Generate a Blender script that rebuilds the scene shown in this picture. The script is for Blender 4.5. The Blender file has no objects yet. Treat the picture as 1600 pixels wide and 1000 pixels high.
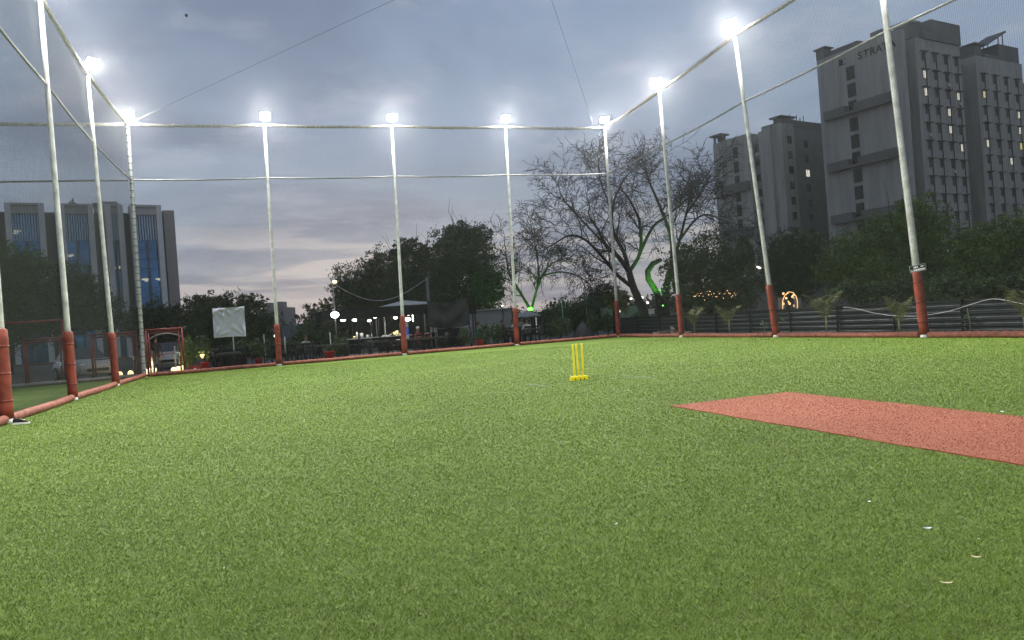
import bpy, math, random
import numpy as np
from mathutils import Vector, Matrix

random.seed(7)
RNG = np.random.default_rng(7)
S = bpy.context.scene
C = S.collection

# ------------------------------------------------------------------ camera
EYE = 1.35
F_PX, YAW, PITCH, ROLL = 1209.0, 0.312, -0.0012, 0.073
_R = np.array([math.cos(YAW), -math.sin(YAW), 0.0])
_F0 = np.array([math.sin(YAW), math.cos(YAW), 0.0])
_Z = np.array([0, 0, 1.0])
_FW = math.cos(PITCH) * _F0 + math.sin(PITCH) * _Z
_U = -math.sin(PITCH) * _F0 + math.cos(PITCH) * _Z
_XC = math.cos(ROLL) * _R - math.sin(ROLL) * _U
_YC = math.sin(ROLL) * _R + math.cos(ROLL) * _U
cam_d = bpy.data.cameras.new('camera')
cam = bpy.data.objects.new('camera', cam_d)
C.objects.link(cam)
cam.matrix_world = Matrix((
    (_XC[0], _YC[0], -_FW[0], 0), (_XC[1], _YC[1], -_FW[1], 0),
    (_XC[2], _YC[2], -_FW[2], EYE), (0, 0, 0, 1)))
cam_d.sensor_width = 36
cam_d.lens = 36 * F_PX / 1600
cam_d.clip_start = 0.05
cam_d.clip_end = 6000
S.camera = cam

# ------------------------------------------------------------------ world (overcast dusk sky)
SKY_GAIN = 1.75
SUN_ELEV, SUN_ROT = math.radians(3.0), math.radians(8.0)
W = bpy.data.worlds.new('World')
S.world = W
W.use_nodes = True
nt = W.node_tree
nt.nodes.clear()


def N(tree, kind, **kw):
    n = tree.nodes.new(kind)
    for k, v in kw.items():
        setattr(n, k, v)
    return n


def ramp(tree, stops, interp='LINEAR'):
    r = tree.nodes.new('ShaderNodeValToRGB')
    r.color_ramp.interpolation = interp
    el = r.color_ramp.elements
    while len(el) > 1:
        el.remove(el[-1])
    el[0].position = stops[0][0]
    for p, c in stops[1:]:
        el.new(p)
    for e, (p, c) in zip(el, stops):
        e.position = p
        e.color = (*c, 1) if len(c) == 3 else c
    return r


def mathn(tree, op, a, b=None, clamp=False):
    m = tree.nodes.new('ShaderNodeMath')
    m.operation = op
    m.use_clamp = clamp
    for i, v in enumerate((a, b)):
        if v is None:
            continue
        if isinstance(v, (int, float)):
            m.inputs[i].default_value = v
        else:
            tree.links.new(v, m.inputs[i])
    return m.outputs[0]


def mixc(tree, f, a, b, blend='MIX'):
    m = tree.nodes.new('ShaderNodeMix')
    m.data_type = 'RGBA'
    m.blend_type = blend
    for i, v in ((0, f), (6, a), (7, b)):
        if isinstance(v, (int, float)):
            m.inputs[i].default_value = v
        elif isinstance(v, tuple):
            m.inputs[i].default_value = (*v, 1) if len(v) == 3 else v
        else:
            tree.links.new(v, m.inputs[i])
    return m.outputs[2]


tc = N(nt, 'ShaderNodeTexCoord')
sep = N(nt, 'ShaderNodeSeparateXYZ')
nt.links.new(tc.outputs['Generated'], sep.inputs[0])
zc = mathn(nt, 'MAXIMUM', sep.outputs[2], 0.0)
den = mathn(nt, 'ADD', zc, 0.16)
comb = N(nt, 'ShaderNodeCombineXYZ')
nt.links.new(mathn(nt, 'DIVIDE', sep.outputs[0], den), comb.inputs[0])
nt.links.new(mathn(nt, 'DIVIDE', sep.outputs[1], den), comb.inputs[1])
grad = ramp(nt, [(0.0, (0.248, 0.243, 0.252)), (0.05, (0.245, 0.254, 0.276)), (0.11, (0.20, 0.236, 0.285)),
                 (0.22, (0.178, 0.226, 0.302)), (0.40, (0.158, 0.205, 0.285)), (1.0, (0.148, 0.188, 0.262))])
nt.links.new(zc, grad.inputs[0])
# big soft cloud masses
n1 = N(nt, 'ShaderNodeTexNoise')
n1.inputs['Scale'].default_value = 0.85
n1.inputs['Detail'].default_value = 5.0
n1.inputs['Roughness'].default_value = 0.52
n1.inputs['Distortion'].default_value = 0.35
nt.links.new(comb.outputs[0], n1.inputs['Vector'])
r1 = ramp(nt, [(0.42, (0, 0, 0)), (0.60, (1, 1, 1))], 'EASE')
nt.links.new(n1.outputs[0], r1.inputs[0])
dark = mixc(nt, mathn(nt, 'MULTIPLY', r1.outputs[0], 0.74), grad.outputs[0], (0.100, 0.124, 0.180))
# fine lighter wisps
n2 = N(nt, 'ShaderNodeTexNoise')
n2.inputs['Scale'].default_value = 2.6
n2.inputs['Detail'].default_value = 6.0
n2.inputs['Roughness'].default_value = 0.55
nt.links.new(comb.outputs[0], n2.inputs['Vector'])
r2 = ramp(nt, [(0.50, (0, 0, 0)), (0.75, (1, 1, 1))], 'EASE')
nt.links.new(n2.outputs[0], r2.inputs[0])
wisp = mixc(nt, mathn(nt, 'MULTIPLY', r2.outputs[0], 0.55), dark, (0.29, 0.31, 0.37))
# long thin streaks low over the horizon
mp = N(nt, 'ShaderNodeMapping')
mp.inputs['Scale'].default_value = (3.2, 3.2, 48.0)
nt.links.new(tc.outputs['Generated'], mp.inputs[0])
n3 = N(nt, 'ShaderNodeTexNoise')
n3.inputs['Scale'].default_value = 1.0
n3.inputs['Detail'].default_value = 5.0
nt.links.new(mp.outputs[0], n3.inputs['Vector'])
r3 = ramp(nt, [(0.50, (0, 0, 0)), (0.59, (1, 1, 1))], 'EASE')
nt.links.new(n3.outputs[0], r3.inputs[0])
low = ramp(nt, [(0.015, (0.5, 0.5, 0.5)), (0.08, (1, 1, 1)), (0.16, (0, 0, 0))], 'EASE')
nt.links.new(zc, low.inputs[0])
stre = mixc(nt, mathn(nt, 'MULTIPLY', mathn(nt, 'MULTIPLY', r3.outputs[0], low.outputs[0]), 0.8), wisp, (0.36, 0.345, 0.340))
sky = N(nt, 'ShaderNodeTexSky')
sky.sky_type = 'NISHITA'
sky.sun_disc = False
sky.sun_elevation = SUN_ELEV
sky.sun_rotation = SUN_ROT
cl = N(nt, 'ShaderNodeVectorMath', operation='SCALE')
nt.links.new(stre, cl.inputs[0])
cl.inputs['Scale'].default_value = 10.0 * SKY_GAIN
tot = mixc(nt, 0.97, sky.outputs[0], cl.outputs[0])
bg = N(nt, 'ShaderNodeBackground')
bg.inputs['Strength'].default_value = 0.10
nt.links.new(tot, bg.inputs[0])
out = N(nt, 'ShaderNodeOutputWorld')
nt.links.new(bg.outputs[0], out.inputs[0])

# the last of the sun behind the clouds, low behind the back net
sun_d = bpy.data.lights.new('sun', 'SUN')
sun_d.energy = 0.06
sun_d.angle = math.radians(20)
sun_d.color = (1.0, 0.86, 0.78)
sun = bpy.data.objects.new('sun', sun_d)
C.objects.link(sun)
_sd = Vector((math.sin(SUN_ROT) * math.cos(SUN_ELEV), math.cos(SUN_ROT) * math.cos(SUN_ELEV), math.sin(SUN_ELEV)))
sun.rotation_euler = _sd.to_track_quat('Z', 'Y').to_euler()

vs = S.view_settings
vs.view_transform = 'Standard'
vs.look = 'None'
vs.exposure = 0.0
vs.gamma = 1.0
vs.use_curve_mapping = False
S.render.engine = 'CYCLES'
S.cycles.max_bounces = 5
S.cycles.diffuse_bounces = 2
S.cycles.glossy_bounces = 2
S.cycles.caustics_reflective = False
S.cycles.caustics_refractive = False
S.cycles.sample_clamp_indirect = 4.0
S.cycles.use_denoising = True
FLOOD_W = 3700.0


# ------------------------------------------------------------------ pixel rays -> places in the yard
def ray(px, py):
    return _FW + _XC * (px - 800) / F_PX - _YC * (py - 500) / F_PX


def ground_at(px, py, z=0.0):
    d = ray(px, py)
    return Vector(d * ((z - EYE) / d[2]) + np.array([0, 0, EYE]))


def at_depth(px, py, dep):
    return Vector(ray(px, py) * dep + np.array([0, 0, EYE]))


def at_y(px, py, y):
    d = ray(px, py)
    return Vector(d * (y / d[1]) + np.array([0, 0, EYE]))


def at_x(px, py, x):
    d = ray(px, py)
    return Vector(d * (x / d[0]) + np.array([0, 0, EYE]))


def foot(px, y):
    p = at_y(px, 550 - (px - 600) * 0.07, y)
    return Vector((p.x, y, 0))


# ------------------------------------------------------------------ materials
MATS = {}


def mat(name, col, rough=0.7, metal=0.0, var=0.15, scale=6.0, bump=0.0, bscale=40.0, emit=None, estr=0.0, spec=0.4, dark=None, attr=None, stretch=None):
    if name in MATS:
        return MATS[name]
    m = bpy.data.materials.new(name)
    m.use_nodes = True
    t = m.node_tree
    b = t.nodes['Principled BSDF']
    b.inputs['Roughness'].default_value = rough
    b.inputs['Metallic'].default_value = metal
    b.inputs['Specular IOR Level'].default_value = spec
    geo = N(t, 'ShaderNodeNewGeometry')
    if attr:
        a = N(t, 'ShaderNodeAttribute')
        a.attribute_name = 'tint'
        c = mixc(t, a.outputs['Fac'], col, attr)
        t.links.new(c, b.inputs['Base Color'])
    else:
        n = N(t, 'ShaderNodeTexNoise')
        n.inputs['Scale'].default_value = scale
        n.inputs['Detail'].default_value = 6
        n.inputs['Roughness'].default_value = 0.6
        if stretch:
            mpp = N(t, 'ShaderNodeMapping')
            mpp.inputs['Scale'].default_value = stretch
            t.links.new(geo.outputs['Position'], mpp.inputs[0])
            t.links.new(mpp.outputs[0], n.inputs['Vector'])
        else:
            t.links.new(geo.outputs['Position'], n.inputs['Vector'])
        lo = dark if dark else tuple(x * (1 - var * 1.6) for x in col)
        hi = tuple(min(1, x * (1 + var)) for x in col)
        r = ramp(t, [(0.3, lo), (0.7, hi)])
        t.links.new(n.outputs[0], r.inputs[0])
        t.links.new(r.outputs[0], b.inputs['Base Color'])
    if bump:
        n2 = N(t, 'ShaderNodeTexNoise')
        n2.inputs['Scale'].default_value = bscale
        n2.inputs['Detail'].default_value = 5
        t.links.new(geo.outputs['Position'], n2.inputs['Vector'])
        bp = N(t, 'ShaderNodeBump')
        bp.inputs['Strength'].default_value = bump
        bp.inputs['Distance'].default_value = 0.02
        t.links.new(n2.outputs[0], bp.inputs['Height'])
        t.links.new(bp.outputs[0], b.inputs['Normal'])
    if emit:
        b.inputs['Emission Color'].default_value = (*emit, 1)
        b.inputs['Emission Strength'].default_value = estr
    MATS[name] = m
    return m


WHITE_POLE = mat('white_paint_pole', (0.64, 0.645, 0.62), 0.5, var=0.22, scale=3.5, bump=0.05)
RED_PAD = mat('red_vinyl_pad', (0.25, 0.046, 0.025), 0.6, var=0.32, scale=3.5, bump=0.15, bscale=14)
RED_METAL = mat('red_paint_metal', (0.17, 0.026, 0.02), 0.45, var=0.15)
FOAM = mat('faded_red_foam', (0.27, 0.095, 0.065), 0.8, var=0.3, scale=7, bump=0.3, bscale=30)
RAIL_GREY = mat('net_wrapped_pipe', (0.42, 0.42, 0.40), 0.7, var=0.35, scale=14)
NET_M = mat('net_twine', (0.070, 0.078, 0.068), 0.85, var=0.1, spec=0.1)
BLACK = mat('black_plastic', (0.009, 0.0095, 0.010), 0.5, var=0.2, spec=0.18)
BLACK_METAL = mat('black_metal', (0.012, 0.0125, 0.013), 0.5, var=0.2, spec=0.2)
BLACK_CLOTH = mat('black_cloth', (0.013, 0.014, 0.016), 0.9, var=0.25, bump=0.2, spec=0.1)
GREY_METAL = mat('grey_metal', (0.26, 0.27, 0.27), 0.65, 0.15, var=0.15, spec=0.2)
WHITE = mat('white_paint', (0.78, 0.78, 0.76), 0.5, var=0.05)
CONC = mat('grey_render', (0.39, 0.375, 0.345), 0.9, var=0.16, scale=0.9, stretch=(1, 1, 0.10), bump=0.1, bscale=3)
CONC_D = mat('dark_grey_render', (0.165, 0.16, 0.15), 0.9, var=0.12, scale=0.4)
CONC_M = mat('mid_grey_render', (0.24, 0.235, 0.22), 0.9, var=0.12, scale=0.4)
DGLASS = mat('dark_window_glass', (0.012, 0.014, 0.017), 0.15, var=0.3, spec=0.5)
LITWIN = mat('lit_window', (0.6, 0.55, 0.45), 0.5, emit=(1.0, 0.93, 0.78), estr=0.85)
LITWARM = mat('lit_window_yellow', (0.6, 0.5, 0.2), 0.5, emit=(1.0, 0.85, 0.35), estr=0.75)
BLUEGLASS = mat('blue_curtain_glass', (0.075, 0.19, 0.36), 0.18, metal=0.85, var=0.25, scale=0.25)
OFFICE = mat('office_stone', (0.50, 0.48, 0.45), 0.85, var=0.08, scale=0.5)
OFFICE_D = mat('office_stone_dark', (0.19, 0.17, 0.155), 0.85, var=0.1, scale=0.5)
OFFICE_P = mat('office_pier', (0.70, 0.69, 0.66), 0.8, var=0.06, scale=0.5)
FIN = mat('office_fin', (0.55, 0.62, 0.66), 0.6, var=0.05)
BARK = mat('dark_bark', (0.032, 0.026, 0.021), 0.95, var=0.35, scale=8, bump=0.6, bscale=20)
TWIG = mat('bare_twig', (0.022, 0.019, 0.017), 0.95, var=0.2)
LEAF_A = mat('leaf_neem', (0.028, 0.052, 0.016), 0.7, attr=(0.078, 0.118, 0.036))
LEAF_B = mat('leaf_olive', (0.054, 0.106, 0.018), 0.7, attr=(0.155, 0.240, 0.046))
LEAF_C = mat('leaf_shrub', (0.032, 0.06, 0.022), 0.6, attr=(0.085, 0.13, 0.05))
LEAF_D = mat('lit_leaf_yellow_green', (0.12, 0.16, 0.03), 0.6, attr=(0.26, 0.27, 0.05))  # light falling on the bush is put into this brighter leaf colour
PALM = mat('palm_leaf', (0.05, 0.08, 0.018), 0.55, attr=(0.17, 0.16, 0.045))
STEM = mat('green_stem', (0.14, 0.17, 0.06), 0.7)
FENCE_M = mat('corrugated_sheet', (0.017, 0.023, 0.027), 0.42, 0.3, var=0.25, scale=3)
REDPOT = mat('red_pot', (0.48, 0.022, 0.025), 0.4, var=0.08)
CREAM = mat('white_sheet', (0.44, 0.44, 0.54), 0.75, var=0.05)
YELLOW = mat('yellow_plastic', (0.78, 0.66, 0.015), 0.4, var=0.04)
SKIN = mat('skin', (0.22, 0.115, 0.07), 0.6, var=0.05)
HAIR = mat('black_hair', (0.012, 0.010, 0.009), 0.5)
LED = mat('led_panel', (0.9, 0.9, 0.9), 0.4, emit=(0.96, 0.98, 1.0), estr=60.0)
SOIL = mat('soil', (0.085, 0.078, 0.06), 0.95, var=0.3, scale=1.2, bump=0.4, bscale=9)
PAVE = mat('paving', (0.085, 0.083, 0.080), 0.85, var=0.2, scale=2.5, bump=0.2, bscale=18)
ROPE = mat('rope', (0.07, 0.072, 0.075), 0.8)
DARK_ROPE = mat('dark_rope', (0.05, 0.052, 0.055), 0.8)
WCABLE = mat('white_cable', (0.55, 0.56, 0.55), 0.6)


# ------------------------------------------------------------------ mesh builder
class MB:
    def __init__(s):
        s.v, s.f, s.m, s.sm = [], [], [], []
        s.cut = []

    def add(s, vs_, fs_, mi=0, smooth=False):
        o = len(s.v)
        s.cut.append((o, len(s.f)))
        s.v.extend([tuple(v) for v in vs_])
        for f in fs_:
            s.f.append(tuple(i + o for i in f))
            s.m.append(mi)
            s.sm.append(smooth)

    def box(s, c, size, rz=0.0, mi=0, rx=0.0, ry=0.0):
        hx, hy, hz = size[0] / 2, size[1] / 2, size[2] / 2
        M = Matrix.Rotation(rz, 3, 'Z') @ Matrix.Rotation(ry, 3, 'Y') @ Matrix.Rotation(rx, 3, 'X')
        c = Vector(c)
        vv = [c + M @ Vector((x, y, z)) for x in (-hx, hx) for y in (-hy, hy) for z in (-hz, hz)]
        s.add(vv, [(0, 1, 3, 2), (4, 6, 7, 5), (0, 4, 5, 1), (2, 3, 7, 6), (0, 2, 6, 4), (1, 5, 7, 3)], mi)

    def tube(s, pts, rad, n=8, mi=0, cap=True, smooth=True):
        pts = [Vector(p) for p in pts]
        if not isinstance(rad, (list, tuple)):
            rad = [rad] * len(pts)
        up = None
        rings = []
        for i, p in enumerate(pts):
            t = (pts[min(i + 1, len(pts) - 1)] - pts[max(i - 1, 0)])
            if t.length < 1e-9:
                t = Vector((0, 0, 1))
            t.normalize()
            if up is None:
                up = Vector((1, 0, 0)) if abs(t.x) < 0.8 else Vector((0, 1, 0))
            a = (up - t * up.dot(t))
            if a.length < 1e-6:
                a = t.orthogonal()
            a.normalize()
            up = a
            b = t.cross(a)
            rings.append([p + (a * math.cos(2 * math.pi * k / n) + b * math.sin(2 * math.pi * k / n)) * rad[i] for k in range(n)])
        vv = [q for r in rings for q in r]
        ff = []
        for i in range(len(pts) - 1):
            for k in range(n):
                k2 = (k + 1) % n
                ff.append((i * n + k, i * n + k2, (i + 1) * n + k2, (i + 1) * n + k))
        s.add(vv, ff, mi, smooth)
        if cap:
            o = len(s.v) - len(vv)
            s.f.append(tuple(o + k for k in range(n))[::-1]); s.m.append(mi); s.sm.append(False)
            e = o + (len(pts) - 1) * n
            s.f.append(tuple(e + k for k in range(n))); s.m.append(mi); s.sm.append(False)

    def lathe(s, prof, c=(0, 0, 0), n=12, mi=0, smooth=True):
        c = Vector(c)
        vv, ff = [], []
        for r, z in prof:
            for k in range(n):
                a = 2 * math.pi * k / n
                vv.append(c + Vector((r * math.cos(a), r * math.sin(a), z)))
        for i in range(len(prof) - 1):
            for k in range(n):
                k2 = (k + 1) % n
                ff.append((i * n + k, i * n + k2, (i + 1) * n + k2, (i + 1) * n + k))
        ff.append(tuple(range(n))[::-1])
        ff.append(tuple((len(prof) - 1) * n + k for k in range(n)))
        s.add(vv, ff, mi, smooth)

    def ball(s, c, r, n=10, mi=0, sq=(1, 1, 1)):
        prof = []
        h = max(4, n // 2)
        c = Vector(c)
        vv, ff = [], []
        for i in range(h + 1):
            a = math.pi * i / h
            for k in range(n):
                b = 2 * math.pi * k / n
                vv.append(c + Vector((r * sq[0] * math.sin(a) * math.cos(b), r * sq[1] * math.sin(a) * math.sin(b), -r * sq[2] * math.cos(a))))
        for i in range(h):
            for k in range(n):
                k2 = (k + 1) % n
                ff.append((i * n + k, i * n + k2, (i + 1) * n + k2, (i + 1) * n + k))
        s.add(vv, ff, mi, True)

    def mesh(s, name, mats):
        me = bpy.data.meshes.new(name)
        me.from_pydata(s.v, [], s.f)
        if not isinstance(mats, (list, tuple)):
            mats = [mats]
        for m in mats:
            me.materials.append(m)
        me.polygons.foreach_set('material_index', s.m)
        me.polygons.foreach_set('use_smooth', s.sm)
        me.update()
        return me

    def build(s, name, mats, parent=None):
        return link(name, s.mesh(name, mats), parent)


def build_each(mb, name, mats, parent=None):
    """one object for every shape that was added."""
    res = []
    cuts = mb.cut + [(len(mb.v), len(mb.f))]
    for (v0, f0), (v1, f1) in zip(cuts[:-1], cuts[1:]):
        q = MB()
        q.v = mb.v[v0:v1]
        q.f = [tuple(i - v0 for i in f) for f in mb.f[f0:f1]]
        q.m = mb.m[f0:f1]
        q.sm = mb.sm[f0:f1]
        res.append(q.build(name, mats, parent))
    return res


def link(name, data, parent=None):
    o = bpy.data.objects.new(name, data)
    C.objects.link(o)
    if parent is not None:
        o.parent = parent
    return o


def tag(o, label=None, cat=None, group=None, kind=None):
    if label:
        o['label'] = label
    if cat:
        o['category'] = cat
    if group:
        o['group'] = group
    if kind:
        o['kind'] = kind
    return o


def thing(name, loc, label, cat, group=None, rz=0.0):
    o = bpy.data.objects.new(name, None)
    o.empty_display_size = 0.2
    C.objects.link(o)
    o.location = loc
    o.rotation_euler = (0, 0, rz)
    return tag(o, label, cat, group)


def copy_thing(src, loc, rz, label, group=None):
    r = src.copy()
    C.objects.link(r)
    r.location = loc
    r.rotation_euler = (0, 0, rz)
    r['label'] = label
    if group:
        r['group'] = group
    for ch in list(src.children):
        c = ch.copy()
        C.objects.link(c)
        c.parent = r
        for g in ch.children:
            d = g.copy()
            C.objects.link(d)
            d.parent = c
    return r


def np_mesh(name, verts, tris_per, mats, tint=None, quads=False):
    """verts (n,k,3): k corners per loose face."""
    n, k, _ = verts.shape
    me = bpy.data.meshes.new(name)
    me.vertices.add(n * k)
    me.vertices.foreach_set('co', verts.reshape(-1).astype(np.float32))
    me.loops.add(n * k)
    me.loops.foreach_set('vertex_index', np.arange(n * k, dtype=np.int32))
    me.polygons.add(n)
    me.polygons.foreach_set('loop_start', np.arange(0, n * k, k, dtype=np.int32))
    me.polygons.foreach_set('loop_total', np.full(n, k, dtype=np.int32))
    if tint is not None:
        a = me.attributes.new('tint', 'FLOAT', 'FACE')
        a.data.foreach_set('value', tint.astype(np.float32))
    me.update(calc_edges=True)
    me.materials.append(mats)
    return me


# ------------------------------------------------------------------ ground, turf, carpet
def sheet(name, pts, z, m, kind='structure', thick=0.0):
    b = MB()
    if thick:
        n = len(pts)
        b.add([(x, y, z - thick) for x, y in pts] + [(x, y, z) for x, y in pts],
              [tuple(range(n))[::-1], tuple(range(n, 2 * n))] + [(i, (i + 1) % n, n + (i + 1) % n, n + i) for i in range(n)])
    else:
        b.add([(x, y, z) for x, y in pts], [tuple(range(len(pts)))])
    o = b.build(name, m)
    return tag(o, kind=kind)


sheet('ground', [(-450, -150), (450, -150), (450, 450), (-450, 450)], -0.03, SOIL)


def turf_material(name, a, b_, c_, fib=220.0):
    m = bpy.data.materials.new(name)
    m.use_nodes = True
    t = m.node_tree
    p = t.nodes['Principled BSDF']
    p.inputs['Roughness'].default_value = 0.75
    p.inputs['Specular IOR Level'].default_value = 0.25
    g = N(t, 'ShaderNodeNewGeometry')
    big = N(t, 'ShaderNodeTexNoise')
    big.inputs['Scale'].default_value = 0.55
    big.inputs['Detail'].default_value = 5
    t.links.new(g.outputs['Position'], big.inputs['Vector'])
    mid = N(t, 'ShaderNodeTexNoise')
    mid.inputs['Scale'].default_value = 9.0
    mid.inputs['Detail'].default_value = 7
    mid.inputs['Roughness'].default_value = 0.7
    t.links.new(g.outputs['Position'], mid.inputs['Vector'])
    fine = N(t, 'ShaderNodeTexNoise')
    fine.inputs['Scale'].default_value = fib
    fine.inputs['Detail'].default_value = 3
    t.links.new(g.outputs['Position'], fine.inputs['Vector'])
    r1_ = ramp(t, [(0.32, a), (0.68, b_)])
    t.links.new(mid.outputs[0], r1_.inputs[0])
    r2_ = ramp(t, [(0.30, (0.82, 0.82, 0.82)), (0.70, (1.12, 1.12, 1.08))])
    t.links.new(big.outputs[0], r2_.inputs[0])
    r3_ = ramp(t, [(0.3, (0.6, 0.6, 0.6)), (0.7, (1.3, 1.3, 1.25))])
    t.links.new(fine.outputs[0], r3_.inputs[0])
    c1 = mixc(t, 1.0, r1_.outputs[0], r2_.outputs[0], 'MULTIPLY')
    c2 = mixc(t, 1.0, c1, r3_.outputs[0], 'MULTIPLY')
    t.links.new(c2, p.inputs['Base Color'])
    bp = N(t, 'ShaderNodeBump')
    bp.inputs['Strength'].default_value = 0.8
    bp.inputs['Distance'].default_value = 0.03
    hh = mathn(t, 'ADD', mid.outputs[0], mathn(t, 'MULTIPLY', fine.outputs[0], 0.5))
    t.links.new(hh, bp.inputs['Height'])
    t.links.new(bp.outputs[0], p.inputs['Normal'])
    return m


TURF = turf_material('turf', (0.075, 0.125, 0.016), (0.145, 0.225, 0.034), None)
CARPET = turf_material('red_carpet', (0.29, 0.082, 0.040), (0.36, 0.112, 0.060), None, 160)
sheet('turf', [(-5.15, -14), (17.65, -14), (17.65, 36.95), (-5.15, 36.95)], 0.0, TURF)
sheet('neighbouring_turf', [(-34, 6), (-5.16, 6), (-5.16, 36.95), (-34, 36.95)], -0.004, TURF)
sheet('cafe_paving', [(-2.2, 37.0), (22, 37.0), (22, 52), (-2.2, 52)], -0.006, PAVE)
sheet('path', [(-4.9, 37.0), (-2.9, 37.0), (-5.5, 62), (-9.0, 62)], -0.002, PAVE)

CX0, CX1, CY1 = 5.22, 7.13, 9.43
b = MB()
# carpet strip: thin mat with a slightly wavy edge
ys = np.linspace(-9, CY1, 60)
lft = [(CX0 + 0.012 * math.sin(y * 3.1) + 0.008 * math.sin(y * 7.7), y) for y in ys]
rgt = [(CX1 + 0.012 * math.sin(y * 2.7 + 1) + 0.008 * math.sin(y * 6.3), y) for y in ys]
vv, ff = [], []
for (l, r) in zip(lft, rgt):
    vv += [(l[0], l[1], 0.0), (l[0], l[1], 0.012), (r[0], r[1], 0.012), (r[0], r[1], 0.0)]
for i in range(len(ys) - 1):
    o = i * 4
    for k in range(3):
        ff.append((o + k, o + k + 1, o + k + 5, o + k + 4))
e = (len(ys) - 1) * 4
ff.append((e, e + 1, e + 2, e + 3))
b.add(vv, ff)
carpet = b.build('pitch_carpet', CARPET)
tag(carpet, 'long brick red artificial carpet strip laid on the green turf', 'carpet')


def blades(name, n, d0, d1, hgt, wid, m, inside=None, outside=None, z0=0.0):
    """loose fibres on the turf, thinning out evenly with distance from the near end."""
    dep = d0 * (d1 / d0) ** RNG.random(n)
    wid = wid * np.clip(dep / 4.0, 0.6, 6.0)
    lat = (RNG.random(n) * 2 - 1) * (0.70 * dep + 0.7)
    x = _F0[0] * dep + _R[0] * lat
    y = _F0[1] * dep + _R[1] * lat
    keep = (x > -5.0) & (x < 17.5) & (y < 36.6)
    ins = (x > CX0 - 0.01) & (x < CX1 + 0.01) & (y < CY1 + 0.01)
    keep &= ins if inside else ~ins
    x, y, wid = x[keep], y[keep], wid[keep]
    n = len(x)
    # nap: lean drifts with position, so it lies in tufts and streaks
    ph = 0.35 * np.sin(x * 1.7 + 2 * np.sin(y * 1.3)) + 0.5 * np.sin(x * 11 + 2 * np.sin(y * 17)) + 0.8 * np.sin(y * 26 + 1.7 * np.sin(x * 19)) + 0.8 * np.sin((x + y) * 41 + 2 * np.sin(y * 33))
    ang = -YAW + np.where(RNG.random(n) < 0.5, 0, np.pi) + 0.3 * ph + RNG.normal(0, 0.75, n)
    lean = np.abs(RNG.normal(0.95, 0.40, n))
    crease = np.zeros(n)
    for cx, cy, L_, a_ in ((4.9, 9.6, 1.1, 0.2), (4.6, 8.2, 1.3, -0.1), (2.5, 7.6, 1.0, 0.3), (1.2, 6.2, 0.7, 0.0), (5.6, 7.0, 1.2, 0.25), (3.8, 5.4, 0.8, -0.3), (8.2, 9.5, 1.5, 0.1), (-0.5, 9.0, 1.2, 0.15), (7.0, 12.5, 1.8, 0.05), (2.0, 12.0, 1.6, -0.1)):
        ux = (x - cx) * math.cos(a_) + (y - cy) * math.sin(a_)
        uy = -(x - cx) * math.sin(a_) + (y - cy) * math.cos(a_) - 0.06 * np.sin(ux * 5 + cx)
        crease = np.maximum(crease, np.exp(-(uy / 0.022) ** 2) * (np.abs(ux) < L_ / 2))
    h = hgt * (1 - 0.75 * crease) * (0.6 + 0.6 * RNG.random(n)) * (1 + 0.12 * ph / 2)
    dx, dy = np.cos(ang) * lean * h, np.sin(ang) * lean * h
    fa = RNG.random(n) * np.pi
    wx, wy = np.cos(fa) * wid / 2, np.sin(fa) * wid / 2
    V = np.zeros((n, 3, 3))
    V[:, 0] = np.stack([x - wx, y - wy, np.full(n, z0)], 1)
    V[:, 1] = np.stack([x + wx, y + wy, np.full(n, z0)], 1)
    V[:, 2] = np.stack([x + dx, y + dy, z0 + h * np.sqrt(np.clip(1 - (lean * 0.6) ** 2, 0.15, 1))], 1)
    worn = np.sin(x * 0.9 + 1.3 * np.sin(y * 0.7)) * np.sin(y * 1.1 + 1.5 * np.sin(x * 0.6 + 1)) + 0.6 * np.sin(x * 3.1 + 2 * np.sin(y * 2.3)) * np.sin(y * 4.3)
    tint = np.clip(0.43 + 0.26 * RNG.normal(0, 1, n) + 0.10 * ph + 0.07 * worn - 0.35 * crease, 0, 1)
    return V, tint


GRASS = mat('grass_fibre', (0.078, 0.130, 0.012), 0.6, attr=(0.250, 0.360, 0.054), spec=0.25)
REDFIB = mat('red_fibre', (0.29, 0.083, 0.041), 0.7, attr=(0.36, 0.112, 0.060), spec=0.2)
parts = [blades('b', 1350000, 2.3, 34.0, 0.020, 0.0036, GRASS)]
me = np_mesh('grass_blades', np.concatenate([p[0] for p in parts]), 1, GRASS, np.concatenate([p[1] for p in parts]))
tag(link('grass_blades', me), 'short green artificial grass fibres covering the whole playing turf', 'grass', kind='stuff')
parts = [blades('b', 400000, 4.0, 13.0, 0.008, 0.0040, REDFIB, inside=True, z0=0.012)]
me = np_mesh('carpet_pile', parts[0][0], 1, REDFIB, parts[0][1])
o = link('carpet_pile', me, carpet)
o['kind'] = 'stuff'

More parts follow.
